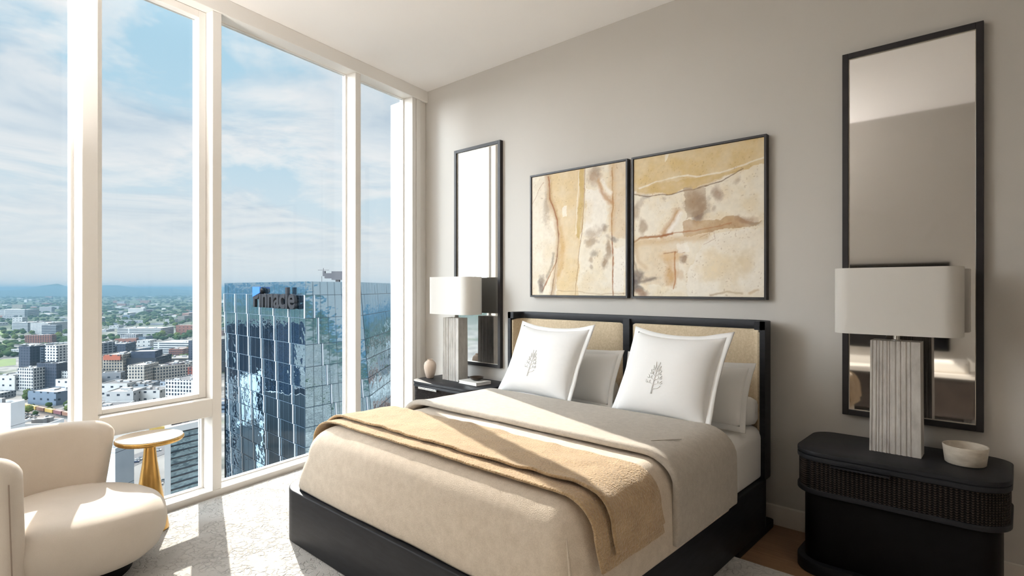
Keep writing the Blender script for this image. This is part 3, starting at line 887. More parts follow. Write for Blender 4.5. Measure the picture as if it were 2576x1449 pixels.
def paint(nx, ny, ops, seed):
    Y, X = np.mgrid[0:ny, 0:nx]
    X = X/(nx-1); Y = 1-Y/(ny-1)            # X 0..1 left-right, Y 0 top .. 1 bottom (row 0 = bottom)
    Ash = 0.905
    wx = (vnoise(nx, ny, 7, 8, seed+1, 5)-0.5)*0.075; wy = (vnoise(nx, ny, 7, 8, seed+2, 5)-0.5)*0.075
    fine = vnoise(nx, ny, 40, 44, seed+3, 3); mid = vnoise(nx, ny, 9, 10, seed+4, 5)
    img = np.zeros((ny, nx, 3)); img[:] = lin((238, 229, 212))
    k = np.clip((mid-0.42)*4, 0, 1)[..., None]; img = img*(1-0.45*k)+lin((232, 214, 180))*0.45*k
    for op in ops:
        kind, col, a = op[0], lin(op[1]), op[2]
        xx = X+wx; yy = Y+wy
        if kind == 'poly':
            pts = op[3]; ins = np.zeros(X.shape, bool); j = len(pts)-1
            for i in range(len(pts)):
                xi, yi = pts[i]; xj, yj = pts[j]
                c = ((yi > yy) != (yj > yy)) & (xx < (xj-xi)*(yy-yi)/((yj-yi) or 1e-9)+xi)
                ins ^= c; j = i
            msk = ins*a*(0.62+0.75*(mid-0.2)).clip(0.25, 1)
        elif kind == 'blob':
            cx, cy, rx, ry = op[3]
            d = np.sqrt(((xx-cx)/rx)**2+((yy-cy)/ry)**2)+(fine-0.5)*0.5+(mid-0.5)*1.3
            msk = np.clip((1.15-d)*1.35, 0, 1)*a*(0.75+0.5*fine)
        else:
            pts = op[3]; wdt = op[4]; jit = op[5] if len(op) > 5 else 0.4
            D = np.full(X.shape, 9.0)
            q = 0.35
            ux = X+wx*q; uy = Y+wy*q
            for (x0, y0), (x1, y1) in zip(pts[:-1], pts[1:]):
                dx, dy = x1-x0, y1-y0
                t = np.clip(((ux-x0)*dx+(uy-y0)*dy)/(dx*dx+dy*dy), 0, 1)
                D = np.minimum(D, np.hypot(ux-x0-t*dx, uy-y0-t*dy))
            msk = np.clip(1.3-D/(wdt*(1-jit+2*jit*fine)), 0, 1)*a
        img = img*(1-msk[..., None])+col*msk[..., None]
    speck = vnoise(nx, ny, 90, 98, seed+6, 2)
    sp = (np.clip((speck-0.74)*9, 0, 1)*np.clip((mid-0.40)*5, 0, 1)*0.55)[..., None]
    img = img*(1-sp)+lin((150, 116, 80))*sp
    wash = np.clip((vnoise(nx, ny, 3, 4, seed+8, 4)-0.48)*5, 0, 1)[..., None]*0.30
    img = img*(1-wash)+lin((222, 200, 162))*wash
    img *= 0.88*(1+0.14*(fine-0.5))[..., None]
    return np.clip(img, 0, 1)
def art_mat():
    m = mat('painted_canvas', rough=0.6, spec=0.25)
    nt = m.node_tree
    a = nt.nodes.new('ShaderNodeAttribute'); a.attribute_name = 'paint'
    basecol(m, a.outputs['Color'])
    bump(m, noise_tex(nt, objco(nt), 350, 2), 0.1, 0.001)
    return m
M['art'] = art_mat()
def picture(x0, x1, label, ops, seed):
    z0, z1 = 1.237, 2.154
    o = thing('framed_painting', label, 'painting', ((x0+x1)/2, 3.255, z0))
    fw, d0, d1 = 0.013, 3.228, 3.269
    m = MB()
    m.box((x0, d0, z0), (x0+fw, d1, z1)); m.box((x1-fw, d0, z0), (x1, d1, z1))
    m.box((x0+fw, d0, z0), (x1-fw, d1, z0+fw)); m.box((x0+fw, d0, z1-fw), (x1-fw, d1, z1))
    m.build('picture_frame', M['frame_black'], o, bevel=0.001)
    a0, a1, c0, c1 = x0+fw+0.002, x1-fw-0.002, z0+fw+0.002, z1-fw-0.002
    nx, ny = 230, 250
    img = paint(nx, ny, ops, seed)
    vs = [(a0+(a1-a0)*i/(nx-1), 3.236, c0+(c1-c0)*j/(ny-1)) for j in range(ny) for i in range(nx)]
    fs = [(j*nx+i, j*nx+i+1, (j+1)*nx+i+1, (j+1)*nx+i) for j in range(ny-1) for i in range(nx-1)]
    c = MB(); c.add(vs, fs)
    nb = len(vs)
    # canvas sides and back
    e = [(a0, 3.236, c0), (a1, 3.236, c0), (a1, 3.236, c1), (a0, 3.236, c1), (a0, 3.262, c0), (a1, 3.262, c0), (a1, 3.262, c1), (a0, 3.262, c1)]
    c.add(e, [(0, 1, 5, 4), (1, 2, 6, 5), (2, 3, 7, 6), (3, 0, 4, 7), (4, 5, 6, 7)])
    ob = c.build('canvas', M['art'], o, fix=False)
    at = ob.data.color_attributes.new('paint', 'FLOAT_COLOR', 'POINT')
    buf = np.ones((len(c.v), 4)); buf[:, :3] = lin((232, 222, 204)); buf[:nb, :3] = img.reshape(-1, 3)
    at.data.foreach_set('color', buf.ravel().astype(np.float32))
TAN, OCH, CRM, BRN, RST, GRY, WHT, PNK = (214, 186, 138), (196, 164, 92), (240, 232, 216), (160, 134, 108), (150, 88, 44), (140, 126, 114), (246, 240, 230), (212, 188, 158)
opsL = [
 ('poly', (222, 196, 150), 0.9, [(0.17, -0.1), (0.60, -0.1), (0.55, 0.5), (0.52, 1.1), (0.27, 1.1), (0.33, 0.5), (0.24, 0.25)]),
 ('poly', OCH, 0.75, [(0.54, 0.02), (0.60, 0.0), (0.59, 0.45), (0.54, 0.55), (0.51, 0.5)]),
 ('poly', (226, 214, 196), 0.7, [(-0.1, 0.1), (0.16, 0.0), (0.22, 0.4), (0.28, 0.6), (0.2, 0.9), (-0.1, 1.1)]),
 ('poly', WHT, 0.85, [(0.345, 0.285), (0.41, 0.285), (0.415, 0.36), (0.345, 0.365)]),
 ('blob', (170, 140, 112), 0.75, (0.70, 0.08, 0.09, 0.075)), ('blob', GRY, 0.45, (0.72, 0.04, 0.06, 0.05)),
 ('poly', WHT, 0.8, [(0.61, 0.16), (0.80, 0.20), (0.84, 0.40), (0.74, 0.55), (0.60, 0.52)]),
 ('poly', WHT, 0.9, [(0.885, 0.63), (0.99, 0.63), (0.99, 0.96), (0.885, 0.96)]),
 ('poly', PNK, 0.65, [(0.88, -0.1), (1.1, -0.1), (1.1, 0.6), (0.885, 0.55)]),
 ('blob', (190, 160, 120), 0.5, (0.20, 0.20, 0.05, 0.22)), ('blob', (150, 130, 112), 0.45, (0.17, 0.25, 0.04, 0.16)),
 ('line', (172, 132, 84), 0.6, [(0.18, 0.0), (0.22, 0.2), (0.29, 0.38), (0.31, 0.55), (0.29, 0.75), (0.24, 1.0)], 0.035, 0.5),
 ('line', (196, 152, 92), 0.6, [(0.33, 0.45), (0.36, 0.6), (0.35, 0.75), (0.31, 0.83)], 0.028, 0.6),
 ('line', RST, 0.9, [(0.19, 0.02), (0.22, 0.2), (0.29, 0.38), (0.315, 0.55), (0.29, 0.72), (0.22, 0.82), (0.17, 0.9), (0.12, 0.97)], 0.007, 0.6),
 ('line', (110, 74, 50), 0.8, [(0.30, 0.45), (0.31, 0.6), (0.28, 0.75), (0.23, 1.0)], 0.004, 0.5),
 ('line', RST, 0.55, [(0.0, 0.22), (0.08, 0.12), (0.14, 0.06)], 0.003, 0.6),
 ('line', CRM, 0.95, [(0.535, 0.02), (0.52, 0.2), (0.50, 0.5)], 0.005, 0.3), ('line', CRM, 0.9, [(0.60, 0.0), (0.585, 0.5)], 0.006, 0.3),
 ('line', (140, 96, 56), 0.8, [(0.60, 0.0), (0.585, 0.3), (0.57, 0.5), (0.54, 0.62), (0.515, 0.85), (0.49, 1.0)], 0.0035, 0.4),
 ('line', RST, 0.95, [(0.872, 0.03), (0.875, 0.3), (0.87, 0.55), (0.875, 0.8), (0.877, 1.0)], 0.0065, 0.7),
 ('line', (200, 160, 104), 0.5, [(0.872, 0.0), (0.875, 0.5)], 0.035, 0.5),
 ('line', (186, 140, 96), 0.75, [(0.74, 0.12), (0.78, 0.22), (0.87, 0.30)], 0.020, 0.6), ('line', WHT, 0.95, [(0.77, 0.115), (0.81, 0.17), (0.855, 0.225)], 0.018, 0.3),
 ('blob', GRY, 0.8, (0.88, 0.57, 0.05, 0.022)), ('blob', BRN, 0.8, (0.83, 0.63, 0.03, 0.09)), ('blob', (140, 116, 96), 0.7, (0.79, 0.49, 0.045, 0.035)),
 ('blob', BRN, 0.7, (0.66, 0.58, 0.07, 0.035)), ('blob', (168, 144, 116), 0.6, (0.68, 0.51, 0.09, 0.05)), ('blob', GRY, 0.65, (0.70, 0.68, 0.04, 0.035)),
 ('blob', BRN, 0.85, (0.80, 0.75, 0.035, 0.06)), ('blob', BRN, 0.6, (0.67, 0.73, 0.02, 0.03)), ('blob', BRN, 0.6, (0.65, 0.79, 0.02, 0.02)),
 ('blob', GRY, 0.85, (0.13, 0.88, 0.05, 0.05)), ('blob', (120, 104, 94), 0.85, (0.11, 0.95, 0.03, 0.05)), ('line', GRY, 0.7, [(0.25, 0.66), (0.24, 0.75), (0.18, 0.85)], 0.016, 0.7),
 ('line', (170, 140, 110), 0.6, [(0.3, 0.965), (0.5, 0.97), (0.7, 0.985), (1.0, 0.98)], 0.004, 0.8),
]
opsR = [
 ('poly', (214, 186, 132), 0.95, [(-0.1, -0.1), (1.1, -0.1), (1.1, 0.15), (0.9, 0.19), (0.6, 0.24), (0.3, 0.28), (0.1, 0.26), (-0.1, 0.2)]),
 ('poly', (206, 174, 112), 0.7, [(0.04, 0.22), (0.5, 0.18), (0.85, 0.20), (0.6, 0.255), (0.25, 0.285), (0.0, 0.26)]),
 ('poly', WHT, 0.8, [(0.25, 0.0), (0.29, 0.0), (0.285, 0.045), (0.265, 0.05)]),
 ('poly', WHT, 0.6, [(0.62, 0.60), (1.1, 0.55), (1.1, 1.1), (0.45, 1.1), (0.46, 0.8)]),
 ('blob', (232, 210, 170), 0.6, (0.66, 0.80, 0.18, 0.10)),
 ('poly', (222, 204, 178), 0.8, [(0.0, 0.58), (0.42, 0.60), (0.36, 0.95), (0.05, 0.9)]),
 ('line', CRM, 0.95, [(0.05, 0.215), (0.2, 0.185), (0.45, 0.165), (0.52, 0.185), (0.7, 0.185), (1.0, 0.13)], 0.006, 0.3),
 ('line', (120, 92, 66), 0.9, [(0.0, 0.255), (0.12, 0.285), (0.3, 0.285), (0.5, 0.27), (0.72, 0.24), (0.86, 0.18)], 0.0045, 0.5),
 ('blob', (164, 138, 112), 0.85, (0.48, 0.36, 0.085, 0.09)), ('blob', (140, 116, 98), 0.85, (0.55, 0.42, 0.065, 0.09)), ('blob', (130, 106, 92), 0.7, (0.54, 0.46, 0.06, 0.03)),
 ('poly', (168, 142, 114), 0.7, [(0.41, 0.26), (0.58, 0.27), (0.59, 0.42), (0.43, 0.48)]),
 ('blob', (160, 132, 110), 0.75, (0.69, 0.32, 0.055, 0.05)), ('blob', BRN, 0.5, (0.64, 0.42, 0.02, 0.02)), ('blob', BRN, 0.5, (0.82, 0.25, 0.03, 0.015)), ('blob', BRN, 0.4, (0.26, 0.32, 0.02, 0.015)),
 ('poly', (178, 140, 96), 0.85, [(0.42, 0.49), (0.60, 0.47), (0.85, 0.49), (0.97, 0.53), (0.90, 0.56), (0.6, 0.57), (0.42, 0.58)]),
 ('blob', (158, 122, 92), 0.7, (0.88, 0.51, 0.08, 0.03)), ('blob', GRY, 0.5, (0.95, 0.535, 0.04, 0.015)),
 ('line', (186, 140, 90), 0.75, [(0.37, 0.42), (0.33, 0.49), (0.26, 0.56)], 0.035, 0.6), ('line', WHT, 0.95, [(0.395, 0.43), (0.36, 0.485), (0.30, 0.545)], 0.022, 0.3),
 ('line', RST, 0.95, [(0.0, 0.60), (0.05, 0.575), (0.2, 0.57), (0.33, 0.56)], 0.009, 0.7), ('line', (170, 110, 62), 0.75, [(0.33, 0.56), (0.55, 0.545), (0.78, 0.525)], 0.004, 0.6),
 ('line', (200, 164, 110), 0.5, [(0.0, 0.61), (0.3, 0.60), (0.6, 0.60)], 0.03, 0.6), ('line', RST, 0.4, [(0.55, 0.60), (0.65, 0.565), (0.66, 0.62), (0.58, 0.65)], 0.003, 0.5),
 ('blob', (150, 126, 104), 0.6, (0.02, 0.40, 0.03, 0.06)), ('blob', BRN, 0.7, (0.07, 0.50, 0.035, 0.05)), ('blob', GRY, 0.45, (0.10, 0.29, 0.05, 0.02)), ('blob', (150, 126, 104), 0.4, (0.05, 0.33, 0.05, 0.03)),
 ('blob', (216, 182, 134), 0.75, (0.31, 0.72, 0.09, 0.04)), ('blob', (204, 162, 108), 0.85, (0.30, 0.85, 0.055, 0.11)), ('blob', (150, 118, 90), 0.8, (0.42, 0.74, 0.03, 0.025)), ('blob', PNK, 0.6, (0.40, 0.85, 0.035, 0.04)),
 ('line', (178, 116, 62), 0.85, [(0.35, 0.69), (0.35, 0.80), (0.355, 0.88), (0.34, 0.95)], 0.006, 0.8), ('line', RST, 0.6, [(0.26, 0.70), (0.35, 0.69), (0.42, 0.70)], 0.004, 0.7),
 ('poly', WHT, 0.85, [(0.36, 0.64), (0.44, 0.62), (0.45, 0.70), (0.37, 0.70)]),
 ('blob', (116, 106, 102), 0.95, (0.03, 0.88, 0.06, 0.055)), ('blob', (104, 92, 86), 0.85, (0.05, 0.95, 0.06, 0.03)), ('blob', (150, 132, 120), 0.7, (0.14, 0.87, 0.08, 0.02)), ('line', GRY, 0.8, [(0.0, 0.74), (0.02, 0.80), (0.05, 0.90), (0.18, 0.87)], 0.012, 0.9),
 ('blob', (160, 120, 92), 0.6, (0.06, 0.97, 0.06, 0.02)), ('line', (190, 160, 130), 0.5, [(0.02, 0.62), (0.04, 0.75), (0.10, 0.80)], 0.018, 0.6),
 ('blob', (222, 204, 172), 0.6, (0.88, 0.78, 0.06, 0.09)), ('line', (170, 140, 100), 0.6, [(0.62, 0.985), (0.75, 0.965), (0.85, 0.98)], 0.008, 0.8), ('line', (196, 164, 120), 0.6, [(0.9, 0.98), (0.96, 0.955)], 0.010, 0.6),
]
picture(-2.764, -1.924, 'abstract painting with vertical rust streaks, nearer the window', opsL, 5)
picture(-1.894, -1.050, 'abstract painting with a broad tan band along its top', opsR, 9)

# ------------------------------------------------------------------ armchair
def armchair():
    cx, cy = -3.115, 0.495
    o = thing('armchair', 'cream barrel armchair beside the window', 'chair', (cx, cy, 0.03))
    b = MB(); b.lathe([(0.245, 0.031), (0.25, 0.036), (0.25, 0.118), (0.24, 0.122)], (cx, cy, 0), 56)
    b.build('swivel_base', M['ebony_dark'], o, smooth=True, auto=40)
    # seat: a fat rounded drum pushed towards the opening
    fx, fy = math.cos(R(58)), math.sin(R(58))
    sx, sy = cx+fx*0.045, cy+fy*0.045
    prof = [(0.235, 0.110), (0.275, 0.118), (0.310, 0.150), (0.332, 0.205), (0.338, 0.255), (0.332, 0.300), (0.312, 0.333), (0.280, 0.352), (0.22, 0.361), (0.12, 0.364), (0.02, 0.365)]
    m = MB()
    rs = []
    for r, z in prof:
        ring = []
        for k in range(72):
            a = 2*math.pi*k/72
            q = r*(1+0.018*math.cos(3*(a-R(58))))
            dz = 0.010*(r/0.34)*math.cos(a-R(58))
            ring.append((sx+q*math.cos(a), sy+q*math.sin(a), z-dz))
        rs.append(ring)
    m.rings(rs)
    m.build('seat', M['chair'], o, smooth=True)
    # wrap-around shell
    a0, a1 = 143, 330
    N = 90
    rm = 0.322
    path = [(cx+rm*math.cos(R(a0+(a1-a0)*i/N)), cy+rm*math.sin(R(a0+(a1-a0)*i/N))) for i in range(N+1)]
    L = rm*R(a1-a0)
    def prof2(t):
        d = min(t, 1-t)*L
        e = 0.085
        k = math.sqrt(max(0.0, 1-(1-min(d, e)/e)**2))
        zt = 0.638+0.022*t-0.085*(1-k)+0.010*math.sin(t*math.pi)
        e2 = 0.042
        kt = math.sqrt(max(0.0, 1-(1-min(d, e2)/e2)**2))
        th = 0.043*(0.10+0.90*kt)
        z0 = 0.105
        pr = rprof(-th, z0, th, zt, min(th*0.96, 0.042), 6)
        # lean the top outwards a little
        return [(q-0.028*((z-z0)/0.5), z) for q, z in pr]
    s = MB(); sweep(s, path, prof2)
    for i, (x, y, z) in enumerate(s.v):                 # the far arm's end leans outwards towards its top
        a = math.atan2(y-cy, x-cx) % (2*math.pi)
        d = math.degrees(a)-a0
        if -20 < d < 45:
            q = R(-7.5*((z-0.30)/0.34)*(1-max(0, d)/45)); X, Y = x-cx, y-cy
            s.v[i] = (cx+X*math.cos(q)-Y*math.sin(q), cy+X*math.sin(q)+Y*math.cos(q), z)
    sh = s.build('back_shell', M['chair'], o, smooth=True)
    # piping along the arm ends
    for t in (0.018, 0.982):
        ang = a0+(a1-a0)*t
        pp = MB(); pts = []
        ii = int(round(t*N)); 
        for k in range(11):
            z = 0.14+0.43*k/10
            q = 0.322+0.045+0.028*((z-0.105)/0.5)
            pts.append((cx+q*math.cos(R(ang)), cy+q*math.sin(R(ang)), z))
        pp.tube(pts, 0.0025, 6)
        pp.build('piping', M['seam'], sh, smooth=True)
armchair()

# added uplight, out of view behind the camera, to brighten the ceiling
LX, LY = -2.95, -0.24
cl = thing('added_uplight', 'added unseen uplighter brightening the ceiling from the corner behind the armchair', 'lamp', (LX, LY, 0.03))
def fill_glow():
    m = mat('opal_fill_glow', (0.9, 0.9, 0.88), 0.6)
    P(m).inputs['Emission Color'].default_value = (1.0, 0.955, 0.91, 1)
    P(m).inputs['Emission Strength'].default_value = UPLIGHT_FILL
    return m
m = MB(); m.lathe([(0.13, 0.031), (0.13, 0.045), (0.012, 0.052), (0.012, 1.78)], (LX, LY, 0), 40); m.build('stand', M['frame_white'], cl, smooth=True, auto=40)
m = MB(); m.lathe([(0.03, 1.78), (0.12, 1.80), (0.185, 1.86), (0.19, 1.90), (0.183, 1.90), (0.175, 1.865)], (LX, LY, 0), 56, cap1=False); m.build('bowl_shade', M['frame_white'], cl, smooth=True, auto=60)
m = MB(); m.lathe([(0.17, 1.862), (0.17, 1.866)], (LX, LY, 0), 56); m.build('opal_disc', fill_glow(), cl)

# added shaded lamp, out of view, to light the bed's right side
RX, RY = 0.95, 1.25
rl = thing('added_side_lamp', 'added unseen shaded lamp lighting the bed from its right side', 'lamp', (RX, RY, 0.0))
m = MB(); m.lathe([(0.14, 0.0), (0.14, 0.012), (0.012, 0.02), (0.012, 1.40)], (RX+0.16, RY, 0), 40)
m.tube([(RX+0.16, RY, 1.40), (RX+0.10, RY, 1.47), (RX, RY, 1.46)], 0.010, 10); m.build('stand', M['ebony_dark'], rl, smooth=True, auto=40)
m = MB(); m.lathe([(0.02, 1.46), (0.09, 1.43), (0.15, 1.36), (0.16, 1.29), (0.156, 1.29), (0.146, 1.355), (0.088, 1.424), (0.02, 1.452)], (RX, RY, 0), 48); m.build('dome_shade', M['frame_white'], rl, smooth=True, auto=60)
m = MB(); m.lathe([(0.01, 1.385), (0.05, 1.37), (0.065, 1.335), (0.05, 1.30), (0.01, 1.285)], (RX, RY, 0), 32); 
bm_ = fill_glow(); bm_.name = 'warm_fill'; P(bm_).inputs['Emission Strength'].default_value = SIDE_FILL; P(bm_).inputs['Emission Color'].default_value = (1.0, 0.90, 0.78, 1)
m.build('fill_bulb', bm_, rl, smooth=True)

# side table
tb = thing('side_table', 'round brass pedestal table beside the armchair', 'table', (-3.402, 0.897, 0.03))
m = MB(); m.lathe([(0.150, 0.4975), (0.157, 0.506), (0.1575, 0.514), (0.153, 0.5185)], (-3.402, 0.897, 0), 72); m.build('rim', M['brass'], tb, smooth=True, auto=50)
m = MB(); m.lathe([(0.1530, 0.5186), (0.1525, 0.5215), (0.150, 0.523)], (-3.402, 0.897, 0), 72); m.build('table_top', M['table_top'], tb, smooth=True, auto=50)
m = MB(); m.lathe([(0.086, 0.031), (0.0875, 0.036), (0.083, 0.07), (0.070, 0.15), (0.050, 0.28), (0.034, 0.39), (0.027, 0.46), (0.024, 0.4975)], (-3.402, 0.897, 0), 48); m.build('pedestal', M['brass'], tb, smooth=True, auto=60)

# ------------------------------------------------------------------ things behind the camera that the tall mirror shows
tv = thing('television', 'black flat television on the wall behind, seen in the large mirror', 'television', (-1.10, YB+0.02, 0.68))
m = MB(); m.box((-1.66, YB+0.001, 0.68), (-0.545, YB+0.045, 1.56)); m.build('housing', M['ebony_dark'], tv, bevel=0.004)
m = MB(); m.box((-1.65, YB+0.045, 0.69), (-0.555, YB+0.048, 1.55)); m.build('screen', M['tv'], tv)
cs = thing('console', 'dark wood console under the television, seen in the large mirror', 'console', (-0.98, YB+0.2, 0.0))
m = MB(); m.box((-1.85, YB+0.02, 0.46), (-0.32, YB+0.36, 0.50)); m.build('top', M['base_white'], cs, bevel=0.004)
m = MB(); m.box((-1.83, YB+0.02, 0.09), (-0.34, YB+0.34, 0.46)); m.build('cabinet', M['walnut'], cs, bevel=0.004)
for x in (-1.80, -0.42):
    m = MB(); m.box((x, YB+0.06, 0.031), (x+0.05, YB+0.30, 0.09)); m.build('leg', M['walnut'], cs)
tw = MB(); soft_slab(tw, -0.74, YB+0.06, -0.38, YB+0.30, 0.501, 0.62, 0.04, 0.04)
tag(tw.build('towel_stack', M['towel'], smooth=True), 'folded white towel on the console, seen in the large mirror', 'towel')

# ------------------------------------------------------------------ the city outside
GZ = -115.0
CK = 0.40
def dk(c): return tuple(q*CK for q in c)
rnd = random.Random(4)
def RF(rt, fw): return (rt*CT-fw*ST, rt*ST+fw*CT)
def gpt(u, v): return at_z(u, v, GZ)
def ground_mat():
    m = mat('city_ground', rough=0.95, spec=0.1)
    nt = m.node_tree; co = objco(nt)
    big = noise_tex(nt, co, 1/1400.0, 4, 0.6); med = noise_tex(nt, co, 1/170.0, 5, 0.62); sml = noise_tex(nt, co, 1/26.0, 4, 0.65)
    town = ramp(nt, sml, [(0.30, (0.035, 0.04, 0.045)), (0.44, (0.10, 0.10, 0.095)), (0.56, (0.17, 0.165, 0.155)), (0.70, (0.24, 0.23, 0.215))])
    green = ramp(nt, sml, [(0.3, (0.006, 0.018, 0.008)), (0.5, (0.016, 0.034, 0.012)), (0.75, (0.045, 0.065, 0.02))])
    gm = ramp(nt, med, [(0.58, 0.0), (0.66, 1.0)])
    near = mixc(nt, gm, town, green)
    far = mixc(nt, ramp(nt, med, [(0.60, 0.0), (0.68, 1.0)]), green, town)
    d = nt.nodes.new('ShaderNodeVectorMath'); d.operation = 'LENGTH'; nt.links.new(co, d.inputs[0])
    fm = ramp(nt, mth(nt, 'DIVIDE', d.outputs['Value'], 6000.0), [(0.22, 0.0), (0.42, 1.0)])
    basecol(m, mixc(nt, fm, near, far))
    return m
M['ground'] = ground_mat()
m = MB()
NR = 96
rs = [[(r*math.cos(2*math.pi*k/NR), r*math.sin(2*math.pi*k/NR), GZ) for k in range(NR)] for r in (20.0, 600.0, 3000.0, 12000.0, 40000.0)]
m.rings(rs, cap0=True, cap1=False)
g = m.build('ground', M['ground']); struct(g)
for p in g.data.polygons:
    if p.normal.z < 0: p.flip()
# hills along the horizon
def hills():
    m = MB(); rows = []
    for j, (d, k) in enumerate(((9500, 0.0), (11500, 0.55), (13500, 1.0), (16500, 0.8), (21000, 0.0))):
        row = []
        for i in range(141):
            a = R(-70+i*1.0)                       # angle from camera forward, left negative
            x, y = RF(math.sin(a)*d, math.cos(a)*d)
            h = 85+80*max(0, mnoise.noise(Vector((a*9, 3.1, j*0.15))))+55*max(0, mnoise.noise(Vector((a*26, 9.1, j*0.2))))
            deg = math.degrees(a)
            h += 170*math.exp(-((deg+10.3)/2.6)**2) + 100*math.exp(-((deg+39.2)/0.9)**2)+70*math.exp(-((deg+35.6)/1.2)**2)
            row.append((x, y, GZ-5+h*k*1.0))
        rows.append(row)
    m.rings(rows, cap0=False, cap1=False, closed=False)
    hm = noisy(mat('haze_tinted_wooded_hills', rough=1.0, spec=0.05), (0.012, 0.035, 0.042), (0.02, 0.05, 0.055), 1/400.0)  # bluish base colour carries part of the distance haze
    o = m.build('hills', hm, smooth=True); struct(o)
hills()

def facade_mat(name, du, dv, fu, fv, wincol=(0.014, 0.02, 0.03), wr=0.12):
    m = mat(name, rough=0.8, spec=0.3)
    nt = m.node_tree
    tc = nt.nodes.new('ShaderNodeTexCoord'); oi = nt.nodes.new('ShaderNodeObjectInfo')
    sp = nt.nodes.new('ShaderNodeSeparateXYZ'); nt.links.new(tc.outputs['Object'], sp.inputs[0])
    sn = nt.nodes.new('ShaderNodeSeparateXYZ'); nt.links.new(tc.outputs['Normal'], sn.inputs[0])
    ax = mth(nt, 'GREATER_THAN', mth(nt, 'ABSOLUTE', sn.outputs[0]), 0.7)
    up = mth(nt, 'LESS_THAN', mth(nt, 'ABSOLUTE', sn.outputs[2]), 0.5)
    u = mth(nt, 'ADD', mth(nt, 'MULTIPLY', sp.outputs[1], ax), mth(nt, 'MULTIPLY', sp.outputs[0], mth(nt, 'SUBTRACT', 1.0, ax)))
    fu_ = mth(nt, 'FRACT', mth(nt, 'ADD', mth(nt, 'DIVIDE', u, du), 100.25)); fv_ = mth(nt, 'FRACT', mth(nt, 'DIVIDE', sp.outputs[2], dv))
    a = mth(nt, 'LESS_THAN', fu_, fu); b = mth(nt, 'GREATER_THAN', fv_, 1-fv)
    w = mth(nt, 'MULTIPLY', mth(nt, 'MULTIPLY', a, b), up)
    n = noise_tex(nt, tc.outputs['Object'], 0.12, 4)
    wall = mixc(nt, 0.35, oi.outputs['Color'], ramp(nt, n, [(0.3, 0.55), (0.7, 1.0)]), 'MULTIPLY')
    basecol(m, mixc(nt, w, wall, wincol))
    rr = mth(nt, 'SUBTRACT', 0.85, mth(nt, 'MULTIPLY', w, 0.85-wr)); nt.links.new(rr, P(m).inputs['Roughness'])
    return m
FM = {'apt': facade_mat('apartment_facade', 4.2, 3.4, 0.52, 0.55), 'band': facade_mat('office_facade', 90.0, 3.9, 0.97, 0.42), 'grid': facade_mat('hotel_facade', 3.2, 3.6, 0.55, 0.62), 'plain': facade_mat('warehouse_wall', 9.0, 7.0, 0.30, 0.28), 'blank': facade_mat('blank_wall', 60.0, 11.0, 1.0, 0.012), 'balc': facade_mat('balcony_facade', 6.4, 3.2, 0.72, 0.62)}
def roof_mat():
    m = mat('flat_roofing', rough=0.9, spec=0.1)
    nt = m.node_tree; oi = nt.nodes.new('ShaderNodeObjectInfo')
    n = noise_tex(nt, objco(nt), 0.09, 4, 0.6)
    c = ramp(nt, oi.outputs['Random'], [(0.0, (0.27, 0.265, 0.255)), (0.45, (0.22, 0.215, 0.205)), (0.62, (0.12, 0.12, 0.125)), (0.85, (0.07, 0.07, 0.075)), (1.0, (0.30, 0.295, 0.285))])
    basecol(m, mixc(nt, 0.5, c, ramp(nt, n, [(0.3, 0.55), (0.7, 1.0)]), 'MULTIPLY'))
    return m
M['roof'] = roof_mat()
M['unit'] = mat('rooftop_metal', (0.16, 0.165, 0.17), 0.6)
def bmesh_block(w, d, h, units=3, r=None, par=0.9):
    r = r or rnd
    m = MB()
    x, y = w/2, d/2
    m.add([(-x,-y,0),(x,-y,0),(x,y,0),(-x,y,0),(-x,-y,h),(x,-y,h),(x,y,h),(-x,y,h)], [(0,1,5,4),(1,2,6,5),(2,3,7,6),(3,0,4,7)], 0)
    t = 0.5
    m.add([(-x,-y,h),(x,-y,h),(x,y,h),(-x,y,h),(-x+t,-y+t,h),(x-t,-y+t,h),(x-t,y-t,h),(-x+t,y-t,h)], [(0,1,5,4),(1,2,6,5),(2,3,7,6),(3,0,4,7)], 0)
    m.add([(-x+t,-y+t,h),(x-t,-y+t,h),(x-t,y-t,h),(-x+t,y-t,h),(-x+t,-y+t,h-par),(x-t,-y+t,h-par),(x-t,y-t,h-par),(-x+t,y-t,h-par)], [(0,1,5,4),(1,2,6,5),(2,3,7,6),(3,0,4,7)], 0)
    m.add([(-x+t,-y+t,h-par),(x-t,-y+t,h-par),(x-t,y-t,h-par),(-x+t,y-t,h-par)], [(0,1,2,3)], 1)
    for _ in range(units):
        a, b, c = r.uniform(1.5, min(7, w*0.25)), r.uniform(1.5, min(6, d*0.25)), r.uniform(0.8, 2.6)
        ux, uy = r.uniform(-x+a, x-a)*0.9, r.uniform(-y+b, y-b)*0.9
        m.box((ux-a/2, uy-b/2, h-par), (ux+a/2, uy+b/2, h-par+c), 2)
    return m
def block(name, x, y, w, d, h, rot, col, style, parent=None, z0=GZ, units=3, glassy=None):
    m = bmesh_block(w, d, h, units)
    o = m.build(name, [glassy or FM[style], M['roof'], M['unit']])
    o.color = (*dk(col), 1)
    o.rotation_euler = (0, 0, rot)
    if parent is not None:
        o.parent = parent; o.location = (x-parent.location.x, y-parent.location.y, z0-parent.location.z)
    else: o.location = (x, y, z0)
    return o
taken = []
def claim(x, y, r): taken.append((x, y, r))
def free(x, y, r): return all((x-a)**2+(y-b)**2 > (r+c)**2 for a, b, c in taken)
VIEW = math.atan2(*RF(0, 1)[::-1])          # world heading of the camera
def facing(deg): return VIEW-math.pi/2+R(deg)
